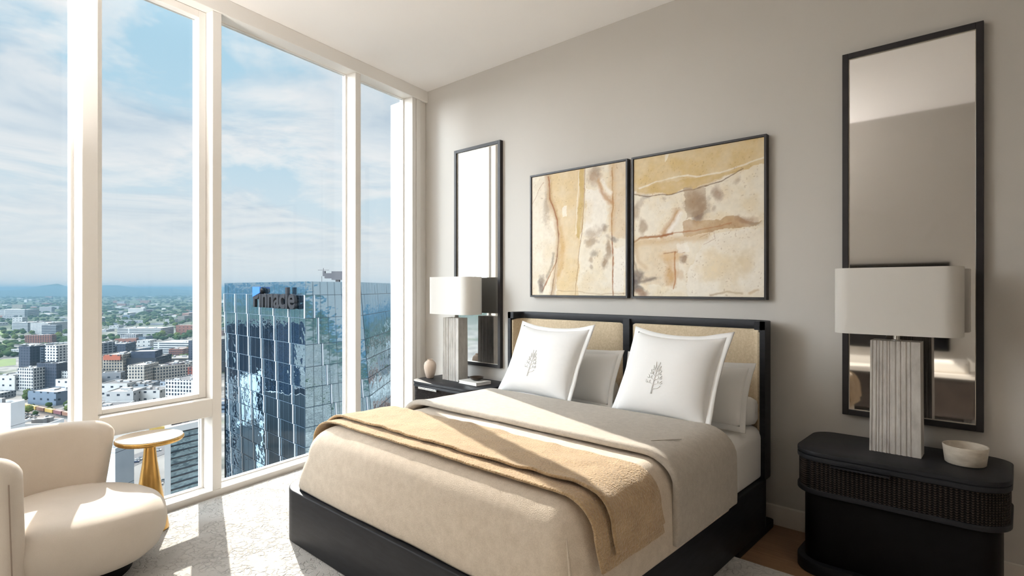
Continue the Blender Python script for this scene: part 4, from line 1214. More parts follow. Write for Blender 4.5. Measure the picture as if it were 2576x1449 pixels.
def front(name, u0, u1, vtop, fw, depth, col, style, parent=None, rot=0.0, vbase=None, units=3, glassy=None, zb=GZ):
    """a block whose near face spans image columns u0..u1 at distance fw, rising to image row vtop"""
    zt = 1.3-fw*(vtop-726)/1412.0
    rt = ((u0+u1)/2-1288)/1412.0*fw; w = abs(u1-u0)/1412.0*fw/max(0.3, math.cos(R(rot)))
    a = facing(rot)
    x, y = RF(rt, fw); x += -math.sin(a)*depth/2; y += math.cos(a)*depth/2
    claim(x, y, max(w, depth)*0.55)
    return block(name, x, y, w, depth, zt-zb, a, col, style, parent, zb, units, glassy)
def complex_(name, label, cat, u, fw, group=None):
    x, y = RF((u-1288)/1412.0*fw, fw)
    return thing(name, label, cat, (x, y, GZ), group)

# ---- glass materials for the towers
def curtain_mat(name, tint, dark, wave=0.012, wscale=0.22, gl=0.78):
    m = bpy.data.materials.new(name); m.use_nodes = True
    nt = m.node_tree; nt.nodes.clear()
    out = nt.nodes.new('ShaderNodeOutputMaterial')
    co = objco(nt)
    n1 = nt.nodes.new('ShaderNodeTexNoise'); setin(n1, Scale=wscale, Detail=2.0); nt.links.new(vmth(nt, 'MULTIPLY', co, (1, 1, 1.6)).outputs[0], n1.inputs['Vector'])
    b = nt.nodes.new('ShaderNodeBump'); b.inputs['Strength'].default_value = 1.0; b.inputs['Distance'].default_value = wave/wscale*0.6
    nt.links.new(n1.outputs['Fac'], b.inputs['Height'])
    g = nt.nodes.new('ShaderNodeBsdfGlossy'); g.inputs['Roughness'].default_value = 0.015; g.inputs['Color'].default_value = (*tint, 1)
    nt.links.new(b.outputs[0], g.inputs['Normal'])
    d = nt.nodes.new('ShaderNodeBsdfDiffuse'); d.inputs[0].default_value = (*dark, 1)
    mx = nt.nodes.new('ShaderNodeMixShader'); mx.inputs[0].default_value = gl
    nt.links.new(d.outputs[0], mx.inputs[1]); nt.links.new(g.outputs[0], mx.inputs[2]); nt.links.new(mx.outputs[0], out.inputs[0])
    return m
M['curtain'] = curtain_mat('blue_curtain_glass', (0.52, 0.68, 0.78), (0.008, 0.02, 0.035), wave=0.03, wscale=0.30)
M['curtain2'] = curtain_mat('dark_curtain_glass', (0.34, 0.48, 0.56), (0.006, 0.012, 0.016), wave=0.03)
M['fin'] = mat('white_facade_fin', (0.34, 0.36, 0.385), 0.5)
M['mull'] = mat('blue_grey_mullion', (0.035, 0.06, 0.085), 0.5)
M['letters'] = mat('charcoal_sign_letters', (0.013, 0.0135, 0.016), 0.6, spec=0.12)
M['blue'] = mat('blue_sign_panel', (0.008, 0.075, 0.30), 0.5)

# ---- the glass tower with the sign
def tower():
    zt = 2.95; zb = -80.0
    def C(u, fw): return Vector((*RF((u-1288)/1412.0*fw, fw), 0))
    L, Mi, B, E = C(565, 167), C(768, 130), C(906, 145), C(982, 178)
    lean = (Mi-L).normalized()*2.2                                  # per 80 m of height
    o = thing('glass_tower', 'blue glass office tower with fins and a sign, right outside the window', 'tower', (Mi.x, Mi.y, GZ))
    levels = [zt, -0.2, -5.6, -11.8, -17.0, -21.8, -26.4, -31.0, -35.6, -40.2, -44.8, -49.4, -54.0, -60.0, -80.0]
    rr = random.Random(2)
    org = Vector((0, 0, 0))
    def face(name, P0, P1, bays, sub, low0, low1, shift, finw, ph=0.0, finner=0.0, tilt=0.35):
        n = (P1-P0).cross(Vector((0, 0, 1))).normalized()
        mid = (P0+P1)/2
        if n.dot(-mid) < 0: n = -n
        def at(t, z):
            k = (zt-z)/80.0
            a = P0+low0*k; b = P1+low1*k
            p = a.lerp(b, t); return Vector((p.x, p.y, z))
        g = MB(); mu = fi = g
        nb = bays*sub
        for li in range(len(levels)-1):
            z1, z0 = levels[li], levels[li+1]
            for i in range(nb):
                t0, t1 = i/nb, (i+1)/nb
                q = [at(t0, z0), at(t1, z0), at(t1, z1), at(t0, z1)]
                ax, az = R(rr.gauss(0, tilt)), R(rr.gauss(0, tilt))
                wd = (q[1]-q[0]).length; hh = z1-z0
                sg = [(-1, -1), (1, -1), (1, 1), (-1, 1)]
                q = [p+n*(sx*wd/2*math.tan(ax)+sz*hh/2*math.tan(az)*0.5) for p, (sx, sz) in zip(q, sg)]
                g.add(q, [(0, 1, 2, 3)], 0)
            # floor lines and thin mullions
            a, b = at(0, z0), at(1, z0); dd = Vector((0, 0, 0.06))
            mu.add([a-dd+n*0.12, b-dd+n*0.12, b+dd+n*0.12, a+dd+n*0.12], [(0, 1, 2, 3)], 1)
            for i in range(nb+1):
                t = i/nb
                tv_ = (P1-P0).normalized()*0.03
                a, b = at(t, z0)+n*0.11, at(t, z1)+n*0.11
                mu.add([a-tv_, a+tv_, b+tv_, b-tv_], [(0, 1, 2, 3)], 1)
            if finw and li >= 1 or (finw and li == 0 and finner):
                for i in range(bays+1):
                    t = (i+ph)/bays+shift*max(li-1, 0)
                    if t > 1.005 or t < 0: continue
                    tv_ = (P1-P0).normalized()*finw
                    za, zb_ = z0, z1
                    a, b = at(t, za), at(t, zb_)
                    vs = [a-tv_+n*0.1, a+tv_+n*0.1, a+tv_+n*0.30, a-tv_+n*0.30, b-tv_+n*0.1, b+tv_+n*0.1, b+tv_+n*0.30, b-tv_+n*0.30]
                    fi.add(vs, [(0, 3, 2, 1), (4, 5, 6, 7), (0, 1, 5, 4), (1, 2, 6, 5), (2, 3, 7, 6), (3, 0, 4, 7)], 2)
        f = g.build(name, [M['curtain'], M['mull'], M['fin']], o, fix=False)
        for p in f.data.polygons:
            if p.material_index < 2 and p.normal.dot(n) < 0: p.flip()
        return n, at
    z3 = Vector((0, 0, 0))
    nA, atA = face('street_facade', L, Mi, 6, 3, lean*1.0, z3, 0.010, 0.115)
    nB, atB = face('corner_facade', Mi, B, 2, 4, z3, Vector((*RF(7.0, -1.0), 0)), 0.06, 0.10, 0.28)
    nC, atC = face('sloping_facade', B, E, 1, 12, Vector((*RF(7.0, -1.0), 0)), Vector((*RF(5.5, -2.0), 0)), 0, 0)
    # back and roof close the volume
    F2 = C(700, 215)
    m = MB()
    rf = [L, Mi, B, E, F2]
    m.add([(p.x, p.y, zt-1.2) for p in rf], [tuple(range(5))])
    m.add([(p.x, p.y, zt) for p in (E, F2, L)]+[(p.x, p.y, GZ) for p in (E, F2, L)], [(0, 1, 4, 3), (1, 2, 5, 4)])
    m.add([(p.x, p.y, zb) for p in (L, Mi, B, E)]+[(p.x, p.y, GZ) for p in (L, Mi, B, E)], [(0, 1, 5, 4), (1, 2, 6, 5), (2, 3, 7, 6)])
    m.build('tower_body', M['curtain2'], o)
    claim(*( (L+E)/2 )[:2], 60)
    # sign
    def hit(u, n_off=0.9):
        d = Vector((*ray(u, 726)[:2], 0)); p0 = L; nn = nA
        t = (p0.dot(nn)+n_off)/d.dot(nn); return d*t
    pl, pr = hit(640), hit(744)
    cu = bpy.data.curves.new('sign_text', 'FONT'); cu.body = 'Pinnacle'; cu.extrude = 0.09; cu.bevel_depth = 0.012; cu.offset = 0.012; cu.space_character = 0.98
    to = bpy.data.objects.new('sign_tmp', cu); COL.objects.link(to)
    dg = bpy.context.evaluated_depsgraph_get()
    me = bpy.data.meshes.new_from_object(to.evaluated_get(dg)); bpy.data.objects.remove(to)
    co = np.zeros(len(me.vertices)*3); me.vertices.foreach_get('co', co); co = co.reshape(-1, 3)
    x0, x1 = co[:, 0].min(), co[:, 0].max(); y0 = co[:, 1].min(); y1 = co[:, 1].max()
    t = (pr-pl); Lw = t.length; t = t.normalized()
    out = np.zeros_like(co)
    zb_, zt_ = -3.6, 1.6
    for i, (x, y, z) in enumerate(co):
        p = pl+t*((x-x0)/(x1-x0)*Lw)+nA*(z*3.6)
        out[i] = (p.x, p.y, zb_+(y-y0)/(y1-y0)*(zt_-zb_))
    out[:, 0] -= o.location.x; out[:, 1] -= o.location.y; out[:, 2] -= o.location.z
    me.vertices.foreach_set('co', out.ravel()); me.update(); me.name = 'sign_letters'
    me.materials.clear(); me.materials.append(M['letters'])
    so_ = bpy.data.objects.new('sign_letters', me); COL.objects.link(so_); so_.parent = o
    m = MB(); a, b = hit(635, 1.35), hit(653, 1.35)
    m.add([(a.x, a.y, -0.9), (b.x, b.y, 0.2), (b.x, b.y, 1.75), (a.x, a.y, 1.75)]+[((a-nA*0.3).x, (a-nA*0.3).y, -0.9), ((b-nA*0.3).x, (b-nA*0.3).y, 0.2), ((b-nA*0.3).x, (b-nA*0.3).y, 1.75), ((a-nA*0.3).x, (a-nA*0.3).y, 1.75)],
          [(0, 1, 2, 3), (4, 7, 6, 5), (0, 4, 5, 1), (1, 5, 6, 2), (2, 6, 7, 3), (3, 7, 4, 0)])
    m.build('sign_flag', M['blue'], so_).location = (-o.location.x, -o.location.y, -o.location.z)
    # window cleaning crane on the roof
    xf = Matrix.Translation((*RF((850-1288)/1412*152, 152), zt-1.2)) @ Matrix.Rotation(VIEW-math.pi/2, 4, 'Z')
    c = MB()
    c.box((-0.5, -0.5, 0), (0.5, 0.5, 2.0), xf=xf); c.box((-1.4, -1.1, 1.9), (3.2, 1.1, 4.2), xf=xf); c.box((-3.4, -0.7, 2.3), (-1.4, 0.7, 3.7), xf=xf); c.box((-4.0, -0.4, 2.9), (-3.4, 0.4, 4.3), xf=xf)
    c.box((-5.4, -0.06, 4.5), (-2.4, 0.06, 4.6), xf=xf); c.box((-4.0, -0.06, 3.6), (-3.86, 0.06, 5.1), xf=xf); c.box((-4.4, -0.05, 1.0), (-4.3, 0.05, 2.9), xf=xf)
    c.build('roof_crane', mat('grey_roof_crane', (0.035, 0.035, 0.042), 0.7), o)
tower()

# ---- glass block just below the window
def glass_block():
    fw0 = 120.0
    zt = 1.3-fw0*(1077-726)/1412
    a = Vector((*RF((414-1288)/1412*fw0, fw0), 0)); b = Vector((*RF((552-1288)/1412*131, 131), 0))
    t = (b-a).normalized(); n = Vector((t.y, -t.x, 0))
    if n.dot(-a) < 0: n = -n
    L = (b-a).length; back = (a*1.0).normalized()*1.02+t*0.02
    o = thing('office_block', 'near office block with white frame and black slatted glass, below the window', 'building', (a.x, a.y, GZ))
    def pt(s, d, z): p = a+t*s+back*d; return (p.x, p.y, z)
    def bx(m, s0, s1, d0, d1, z0, z1): m.add([pt(s0,d0,z0),pt(s1,d0,z0),pt(s1,d1,z0),pt(s0,d1,z0),pt(s0,d0,z1),pt(s1,d0,z1),pt(s1,d1,z1),pt(s0,d1,z1)], [(0,3,2,1),(4,5,6,7),(0,1,5,4),(1,2,6,5),(2,3,7,6),(3,0,4,7)])
    w = mat('white_office_frame', (0.42, 0.42, 0.42), 0.7)
    m = MB(); bx(m, 0, L, -0.4, 1.0, zt-1.35, zt); bx(m, 0, 1.3, -0.4, 26, GZ, zt-1.35); bx(m, 0, 1.3, 1.0, 26, zt-1.35, zt); bx(m, L-1, L, 1, 26, GZ, zt)
    m.build('white_frame', w, o)
    m = MB(); bx(m, 1.3, L-1, 0.25, 0.45, GZ, zt-1.35); m.build('glass_facade', M['curtain2'], o)
    m = MB()
    k = 0
    z = zt-1.5
    while z > zt-26:
        bx(m, 1.3, L-1, -0.15, 0.25, z-0.17, z); z -= 1.36
    m.build('facade_slats', mat('black_facade_slats', (0.015, 0.016, 0.02), 0.5), o)
    m = MB(); bx(m, 1.3, L-1, 0.46, 26, zt-2.2, zt-1.9)
    m.build('roof_deck', M['roof'], o)
    u = MB(); r2 = random.Random(8)
    for _ in range(16):
        s, d = r2.uniform(2, L-3), r2.uniform(4, 24); q = r2.uniform(0.4, 1.1)
        bx(u, s-q, s+q, d-q, d+q, zt-1.95, zt-1.95+r2.uniform(0.5, 1.9))
    bx(u, 3.2, L-1.5, 11, 17, zt-1.95, zt+1.6)
    u.build('rooftop_equipment', mat('dark_roof_equipment', (0.06, 0.05, 0.055), 0.7), o)
    claim(*((a+b)/2)[:2], 22)
glass_block()

WHT_, PALE, GRY_, NAVY, TANB, RED_, CREAM = (0.66, 0.66, 0.65), (0.52, 0.53, 0.54), (0.30, 0.32, 0.35), (0.035, 0.05, 0.085), (0.50, 0.44, 0.36), (0.28, 0.07, 0.05), (0.58, 0.53, 0.46)
def tg(o, label, cat='building', group=None): return tag(o, label, cat, group)
tg(front('white_building', -95, 27, 1014, 205, 6, (1.40, 1.45, 1.50), 'blank', rot=0), 'tall white walled building at the bottom, nearest the left edge of the view')
tg(front('white_building', 30, 118, 1066, 225, 9, (1.35, 1.40, 1.45), 'blank', rot=4), 'lower white building beside the tall white wall, behind the armchair')
tg(front('white_building', 225, 291, 1128, 172, 8, (1.15, 1.28, 1.40), 'blank', rot=-3, units=1), 'narrow pale building seen between armchair and side table')
# apartment complex far left
ap = complex_('apartment_complex', 'large navy and white apartment complex left of the first mullion', 'building', 110, 690)
front('dark_wing', 44, 79, 871, 690, 34, NAVY, 'apt', ap, rot=-12)
front('grey_wing', 79, 112, 873, 700, 34, (0.16, 0.19, 0.24), 'balc', ap, rot=-12)
front('white_wing', 110, 147, 869, 672, 34, WHT_, 'apt', ap, rot=-12)
front('balcony_wing', 145, 222, 866, 700, 40, (0.34, 0.37, 0.41), 'balc', ap, rot=-12)
front('white_annex', 40, 87, 926, 640, 24, WHT_, 'grid', ap, rot=-12)
front('navy_annex', 87, 147, 914, 650, 26, NAVY, 'grid', ap, rot=-12)
front('white_annex', 147, 215, 934, 650, 26, WHT_, 'grid', ap, rot=-12)
# hotel with black core
ho = complex_('hotel', 'tan hotel with black centre and red roof sign, between the mullions', 'building', 325, 680)
front('tan_wing', 259, 308, 892, 690, 30, TANB, 'grid', ho, rot=4)
front('black_core', 307, 388, 901, 700, 46, (0.02, 0.028, 0.045), 'apt', ho, rot=10)
front('tan_front', 321, 362, 919, 650, 30, CREAM, 'grid', ho, rot=4)
front('tan_side', 360, 398, 921, 676, 40, CREAM, 'grid', ho, rot=-38)
front('sign_band', 260, 301, 893, 684, 2.0, (0.50, 0.14, 0.08), 'plain', ho, rot=4, units=0, zb=1.3-684*(906-726)/1412)
front('roof_pavilion', 334, 386, 884, 706, 26, (0.035, 0.05, 0.09), 'plain', ho, rot=14, units=0, zb=1.3-706*(903-726)/1412)
tg(front('apartment_block', 225, 258, 876, 720, 26, NAVY, 'apt', rot=0), 'dark tall block just left of the tan hotel')
tg(front('apartment_block', 262, 313, 865, 820, 30, (0.05, 0.07, 0.11), 'apt', rot=8), 'dark low-topped block behind the tan hotel')
tg(front('apartment_block', 474, 540, 857, 760, 30, (0.06, 0.08, 0.12), 'balc', rot=0), 'dark slab block beside the sash window stile')
tg(front('apartment_block', 415, 452, 914, 690, 22, (0.20, 0.15, 0.17), 'balc', rot=8), 'maroon and grey apartment block right of the tan hotel')
tg(front('apartment_block', 452, 474, 912, 700, 22, (0.55, 0.54, 0.52), 'apt', rot=8), 'pale slim apartment block right of the maroon one')
tg(front('apartment_block', 474, 520, 924, 680, 22, RED_, 'apt', rot=8), 'brick red apartment block right of the pale slim one')
tg(front('office_building', 298, 402, 826, 1350, 60, WHT_, 'band', rot=5), 'long white office building beyond the tan hotel')
tg(front('office_building', 384, 477, 861, 1000, 46, WHT_, 'band', rot=-4), 'long white office building behind the maroon apartments')
tg(front('office_building', 28, 72, 811, 1500, 60, PALE, 'band', rot=-6), 'grey white office building above the navy complex')
tg(front('office_building', 74, 124, 812, 1450, 60, WHT_, 'apt', rot=-6), 'white office building beside the grey white one above the navy complex')
tg(front('office_building', -10, 62, 779, 2300, 70, WHT_, 'band', rot=0), 'far white office row at the left edge under the hills')
for k, (u0, u1, vt, fw, col, st, rot, lab) in enumerate([
    (268, 332, 985, 545, PALE, 'plain', 8, 'long pale shed above the trees at the sash bottom'),
    (335, 400, 982, 560, WHT_, 'plain', 4, 'white flat-roofed shed in the row above the sash bottom'),
    (404, 470, 960, 610, (0.36, 0.42, 0.50), 'apt', 4, 'blue grey low-rise with dark windows above the sash bottom'),
    (250, 318, 965, 590, WHT_, 'plain', 4, 'white low building just below the tan hotel'),
    (320, 372, 967, 600, (0.30, 0.36, 0.42), 'plain', 4, 'blue grey low building below the tan hotel'),
    (472, 530, 958, 620, PALE, 'plain', 4, 'pale low building by the sash stile bottom'),
    (60, 150, 985, 560, (0.16, 0.22, 0.30), 'plain', -14, 'long slate blue shed beyond the railway'),
    (135, 200, 955, 620, WHT_, 'plain', -10, 'white curved shed below the navy apartment complex'),
    (-20, 40, 945, 640, WHT_, 'plain', -6, 'white warehouse at the left edge below the grass')]):
    tg(front('low_building', u0, u1, vt, fw, 26, col, st, rot=rot), lab)
tg(front('side_building', 1000, 1060, 870, 420, 40, (0.20, 0.17, 0.18), 'balc', rot=10), 'brown balconied block seen past the sloping glass facade')

# ---- roads, grass, railway
M['asphalt'] = noisy(mat('asphalt', rough=0.9), (0.035, 0.036, 0.04), (0.06, 0.06, 0.065), 0.05)
M['concrete'] = noisy(mat('pale_concrete', rough=0.9), (0.085, 0.083, 0.08), (0.14, 0.135, 0.125), 0.03)
M['grass'] = noisy(mat('mown_grass', rough=1.0), (0.05, 0.085, 0.02), (0.085, 0.12, 0.03), 0.02)
M['gravel'] = noisy(mat('railway_gravel', rough=1.0), (0.085, 0.065, 0.055), (0.14, 0.115, 0.10), 0.06)
def ribbon(name, pts, w, material, dz):
    m = MB(); P_ = [Vector((*gpt(u, v), GZ+dz)) for u, v in pts]
    l, r_ = [], []
    for i, p in enumerate(P_):
        d = (P_[min(i+1, len(P_)-1)]-P_[max(i-1, 0)]).normalized(); n = Vector((-d.y, d.x, 0))
        l.append(tuple(p+n*w/2)); r_.append(tuple(p-n*w/2))
    m.rings([l, r_], cap0=False, cap1=False, closed=False)
    o = m.build(name, material)
    for p in o.data.polygons:
        if p.normal.z < 0: p.flip()
    struct(o); return o
def field(name, pts, material, dz):
    m = MB(); m.add([(*gpt(u, v), GZ+dz) for u, v in pts], [tuple(range(len(pts)))])
    o = m.build(name, material)
    for p in o.data.polygons:
        if p.normal.z < 0: p.flip()
    struct(o); return o
ribbon('road', [(-60, 996), (40, 1003), (120, 1014), (210, 1034), (330, 1072)], 26, M['concrete'], 0.25)
ribbon('road', [(-40, 842), (60, 846), (130, 830), (240, 812), (330, 790), (420, 783)], 16, M['concrete'], 0.2)
ribbon('road', [(240, 1200), (330, 1160), (420, 1128), (520, 1096)], 20, M['asphalt'], 0.3)
ribbon('road', [(300, 1110), (400, 1085), (520, 1058)], 8, M['asphalt'], 0.3)
ribbon('road', [(500, 800), (430, 812), (300, 806), (250, 796)], 14, M['concrete'], 0.2)
field('ground_yard', [(250, 1300), (250, 1090), (520, 1040), (560, 1300)], M['concrete'], 0.15)
field('ground_lot', [(0, 1040), (30, 1032), (130, 1036), (200, 1080), (120, 1130), (-40, 1120)], M['gravel'], 0.15)
field('lawn', [(-60, 866), (20, 864), (44, 874), (44, 888), (-60, 900)], M['grass'], 0.2)
field('lawn', [(-60, 908), (40, 902), (40, 918), (-60, 930)], M['grass'], 0.2)
field('lawn', [(-60, 834), (30, 830), (60, 838), (-60, 852)], M['grass'], 0.2)
ribbon('track_bed', [(-20, 1006), (30, 1016), (120, 1030), (210, 1052)], 12, M['gravel'], 0.35)
wag = {}
def wagon(col):
    m = MB(); m.box((-6.6, -1.45, 1.1), (6.6, 1.45, 4.2)); m.box((-6.4, -1.2, 0.6), (6.4, 1.2, 1.1), 1)
    for x in (-4.6, 4.6): m.box((x-1.1, -1.1, 0.36), (x+1.1, 1.1, 0.7), 1)
    return m
wm_ = {}
for nm, c in (('maroon', (0.07, 0.018, 0.022)), ('yellow', (0.22, 0.14, 0.025)), ('rust', (0.10, 0.042, 0.022))):
    wm_[nm] = mat(nm+'_wagon_paint', c, 0.7)
M['black'] = mat('black_underframe', (0.02, 0.02, 0.02), 0.7)
a, b = Vector((*gpt(16, 1019), 0)), Vector((*gpt(205, 1056), 0))
Lr = (b-a).length; nW = int(Lr/14.2); prev = {}
for k in range(nW):
    nm = ['maroon', 'maroon', 'yellow', 'yellow', 'rust', 'yellow', 'maroon', 'rust'][k % 8]
    p = a+(b-a)*((k+0.5)/nW)
    if nm in prev: o = prev[nm].copy(); COL.objects.link(o)
    else:
        o = wagon(nm).build('freight_wagon', [wm_[nm], M['black']]); prev[nm] = o
    o.location = (p.x, p.y, GZ+0.36); o.rotation_euler = (0, 0, math.atan2(b.y-a.y, b.x-a.x))
    tag(o, nm+' freight wagon in the train at lower left', 'train wagon', nm+' freight wagons in the train')
# containers by the near road
for k, (u, v, nm) in enumerate([(362, 1078, 'maroon'), (376, 1074, 'maroon'), (402, 1074, 'maroon'), (398, 1082, 'yellow')]):
    x, y = gpt(u, v); m = MB(); m.box((-6, -1.25, 0), (6, 1.25, 2.7)); o = m.build('shipping_container', wm_[nm]); o.location = (x, y, GZ+0.36); o.rotation_euler = (0, 0, facing(14))
    tag(o, nm+' shipping container behind the brass table', 'container', nm+' containers behind the brass table')
# parked cars
def car_mesh(col):
    m = MB()
    m.box((-2.2, -0.9, 0.28), (2.2, 0.9, 0.85)); m.add([(-1.5, -0.85, 0.85), (1.1, -0.85, 0.85), (1.1, 0.85, 0.85), (-1.5, 0.85, 0.85), (-1.0, -0.7, 1.42), (0.6, -0.7, 1.42), (0.6, 0.7, 1.42), (-1.0, 0.7, 1.42)], [(4, 5, 6, 7), (0, 1, 5, 4), (1, 2, 6, 5), (2, 3, 7, 6), (3, 0, 4, 7)], 1)
    for x in (-1.35, 1.35):
        for y in (-0.9, 0.9): m.box((x-0.33, y-0.1, 0), (x+0.33, y+0.1, 0.66), 1)
    return m
cars = {}
cc = {'white': (0.30, 0.30, 0.30), 'silver': (0.17, 0.175, 0.18), 'black': (0.01, 0.01, 0.011), 'blue': (0.018, 0.03, 0.07)}
for nm, c in cc.items():
    pm = mat(nm+'_car_paint', c, 0.25); cars[nm] = (pm, None)
gl_ = mat('car_glass', (0.02, 0.025, 0.03), 0.1)
first = {}
def put_car(x, y, rot, nm, where, group):
    if nm in first: o = first[nm].copy(); COL.objects.link(o)
    else:
        o = car_mesh(nm).build('car', [cars[nm][0], gl_]); first[nm] = o
    o.location = (x, y, GZ+0.36); o.rotation_euler = (0, 0, rot)
    tag(o, nm+' car '+where, 'car', nm+' '+group)
r3 = random.Random(12)
for row in range(6):
    for k in range(11):
        u, v = 34+k*9.5-row*2+r3.uniform(-1.5, 1.5), 1040+row*8+k*1.2
        if r3.random() < 0.2: continue
        x, y = gpt(u, v); put_car(x, y, facing(70+r3.uniform(-4, 4)), r3.choice(['white', 'white', 'silver', 'white', 'black']), 'parked in the gravel lot by the train', 'cars parked in the gravel lot')
for k in range(22):
    t = r3.random(); u = 250+270*t; v = 1196-103*t+r3.uniform(-5, 5)
    x, y = gpt(u, v); put_car(x, y, facing(14), r3.choice(['white', 'silver', 'black', 'blue']), 'on the dark street behind the brass table', 'cars on the street behind the brass table')
for k in range(16):
    u, v = r3.uniform(300, 420), r3.uniform(1210, 1290)
    x, y = gpt(u, v); put_car(x, y, facing(r3.choice([14, 104])), r3.choice(['white', 'silver', 'black', 'black']), 'in the pale yard under the brass table', 'cars in the yard under the brass table')

# ---- the many low buildings
def scatter_buildings(n, us, vs, seed, stuff=False):
    r = random.Random(seed); out = []; tries = 0
    while len(out) < n and tries < n*60:
        tries += 1
        u = r.uniform(*us); v = vs[0]+(vs[1]-vs[0])*r.random()**1.15
        x, y = gpt(u, v)
        fw = 116.3*1412/(v-726)
        if 560 < u < 1000 and fw < 900 and not stuff: continue
        w = r.uniform(14, 52); d = r.uniform(12, 34)
        if fw > 1300: w *= 1.3; d *= 1.2
        if not free(x, y, (w+d)*0.27): continue
        if 20 < u < 220 and v > 990: continue
        if -60 < u < 56 and 830 < v < 985: continue
        claim(x, y, (w+d)*0.27)
        h = r.choice([5, 6, 7, 7, 9, 10, 12, 16]) if r.random() < 0.86 else r.uniform(16, 30)
        rot = facing(r.choice([-10, 4, 8, 14, -82, 98])+r.uniform(-3, 3))
        col = r.choice([WHT_, WHT_, WHT_, PALE, PALE, CREAM, (0.42, 0.43, 0.45), GRY_, (0.25, 0.27, 0.30), (0.33, 0.14, 0.10), TANB, (0.20, 0.26, 0.34)])
        st = r.choice(['plain', 'plain', 'plain', 'apt', 'band', 'grid'])
        out.append((x, y, w, d, h, rot, col, st, u, v))
    return out
zones = [('city_building', 'low pale building far across the city under the hills', 'far low buildings under the hills', lambda u, v, h: v < 800 and h < 14),
         ('city_building', 'mid-rise block standing above its low neighbours in the city', 'mid-rise blocks across the city', lambda u, v, h: h >= 14),
         ('city_building', 'low flat-roofed building in the middle distance of the city', 'low buildings in the middle distance', lambda u, v, h: v < 900),
         ('city_building', 'flat-roofed building in the nearer streets of the city', 'low buildings in the nearer streets', lambda u, v, h: True)]
for (x, y, w, d, h, rot, col, st, u, v) in scatter_buildings(250, (-40, 1040), (768, 1050), 21):
    for nm, lab, grp, test in zones:
        if test(u, v, h): break
    o = block(nm, x, y, w, d, h, rot, col, st, units=2 if v > 820 else 0)
    tag(o, lab, 'building', grp)
# what is left of the city: smaller, farther or only mirrored in the glass tower
m = MB(); r4 = random.Random(31)
for (x, y, w, d, h, rot, col, st, u, v) in scatter_buildings(170, (-60, 1050), (745, 800), 33, True)+scatter_buildings(260, (-900, -60), (790, 1300), 35, True)+scatter_buildings(420, (1040, 4200), (775, 1300), 37, True):
    xf = Matrix.Translation((x, y, GZ)) @ Matrix.Rotation(rot, 4, 'Z')
    m.box((-w/2, -d/2, 0), (w/2, d/2, h), r4.choice([0, 0, 1, 2]), xf)
o = m.build('distant_city', [mat('pale_city_walls', (0.26, 0.255, 0.245), 0.8), mat('grey_city_walls', (0.13, 0.13, 0.135), 0.8), mat('brick_city_walls', (0.12, 0.06, 0.045), 0.8)])
tag(o, 'mass of small pale buildings fading towards the horizon', 'buildings', kind='stuff')
# towers outside the picture that the glass tower mirrors
bt = thing('mirrored_tower', 'dark blue gridded tower, seen as a reflection in the glass tower', 'tower', (*RF(-217, 212), GZ))
vv = RF(20, -34)
block('tower_body', *RF(-217, 212), 38, 16, 98, math.atan2(vv[1], vv[0]), (0.03, 0.06, 0.12), 'grid', bt)
bt2 = thing('mirrored_hotel', 'white windowed block, seen as a reflection in the glass tower', 'building', (*RF(-176.6, 175), GZ))
block('white_body', *RF(-176.6, 175), 26, 20, 66, math.atan2(vv[1], vv[0]), (0.66, 0.68, 0.70), 'apt', bt2)
bt3 = thing('mirrored_block', 'dark office block, seen as a reflection in the corner of the glass tower', 'building', (*RF(75, 172), GZ))
block('dark_body', *RF(75, 172), 40, 26, 88, facing(-20), (0.05, 0.07, 0.09), 'band', bt3)

# ---- trees
def tree_mat():
    m = mat('tree_leaves', rough=0.95, spec=0.1)
    nt = m.node_tree; oi = nt.nodes.new('ShaderNodeObjectInfo')
    n = noise_tex(nt, objco(nt), 0.45, 4, 0.65)
    c = ramp(nt, oi.outputs['Random'], [(0.0, (0.016, 0.036, 0.011)), (0.5, (0.036, 0.06, 0.013)), (0.8, (0.075, 0.095, 0.02)), (1.0, (0.024, 0.044, 0.018))])
    basecol(m, mixc(nt, 0.7, c, ramp(nt, n, [(0.3, 0.35), (0.7, 1.0)]), 'MULTIPLY'))
    return m
M['leaf'] = tree_mat()
M['bark'] = mat('bark', (0.08, 0.06, 0.045), 0.9)
def crown(seed, sub=4):
    bm = bmesh.new(); bmesh.ops.create_icosphere(bm, subdivisions=sub, radius=1.0)
    for v in bm.verts:
        q = 1+0.34*mnoise.noise(v.co*1.7+Vector((seed*5, 0, 0)))+0.22*mnoise.noise(v.co*4.3+Vector((0, seed*3, 0)))+0.16*mnoise.noise(v.co*10.0+Vector((seed, 0, 4)))
        v.co = Vector((v.co.x*q, v.co.y*q, v.co.z*q*0.85))
    vs = [tuple(v.co) for v in bm.verts]; fs = [tuple(v.index for v in f.verts) for f in bm.faces]; bm.free()
    return vs, fs
protos = []
for k in range(4):
    vs, fs = crown(k); r_ = 4.6+0.7*k
    m = MB(); m.add([(x*r_, y*r_, z*r_*1.05+r_*1.25) for x, y, z in vs], fs, 0); m.lathe([(0.32, 0.0), (0.2, r_*0.8)], seg=8, mi=1)
    protos.append(m.build('street_tree', [M['leaf'], M['bark']], smooth=True))
used = set(); nT = 0
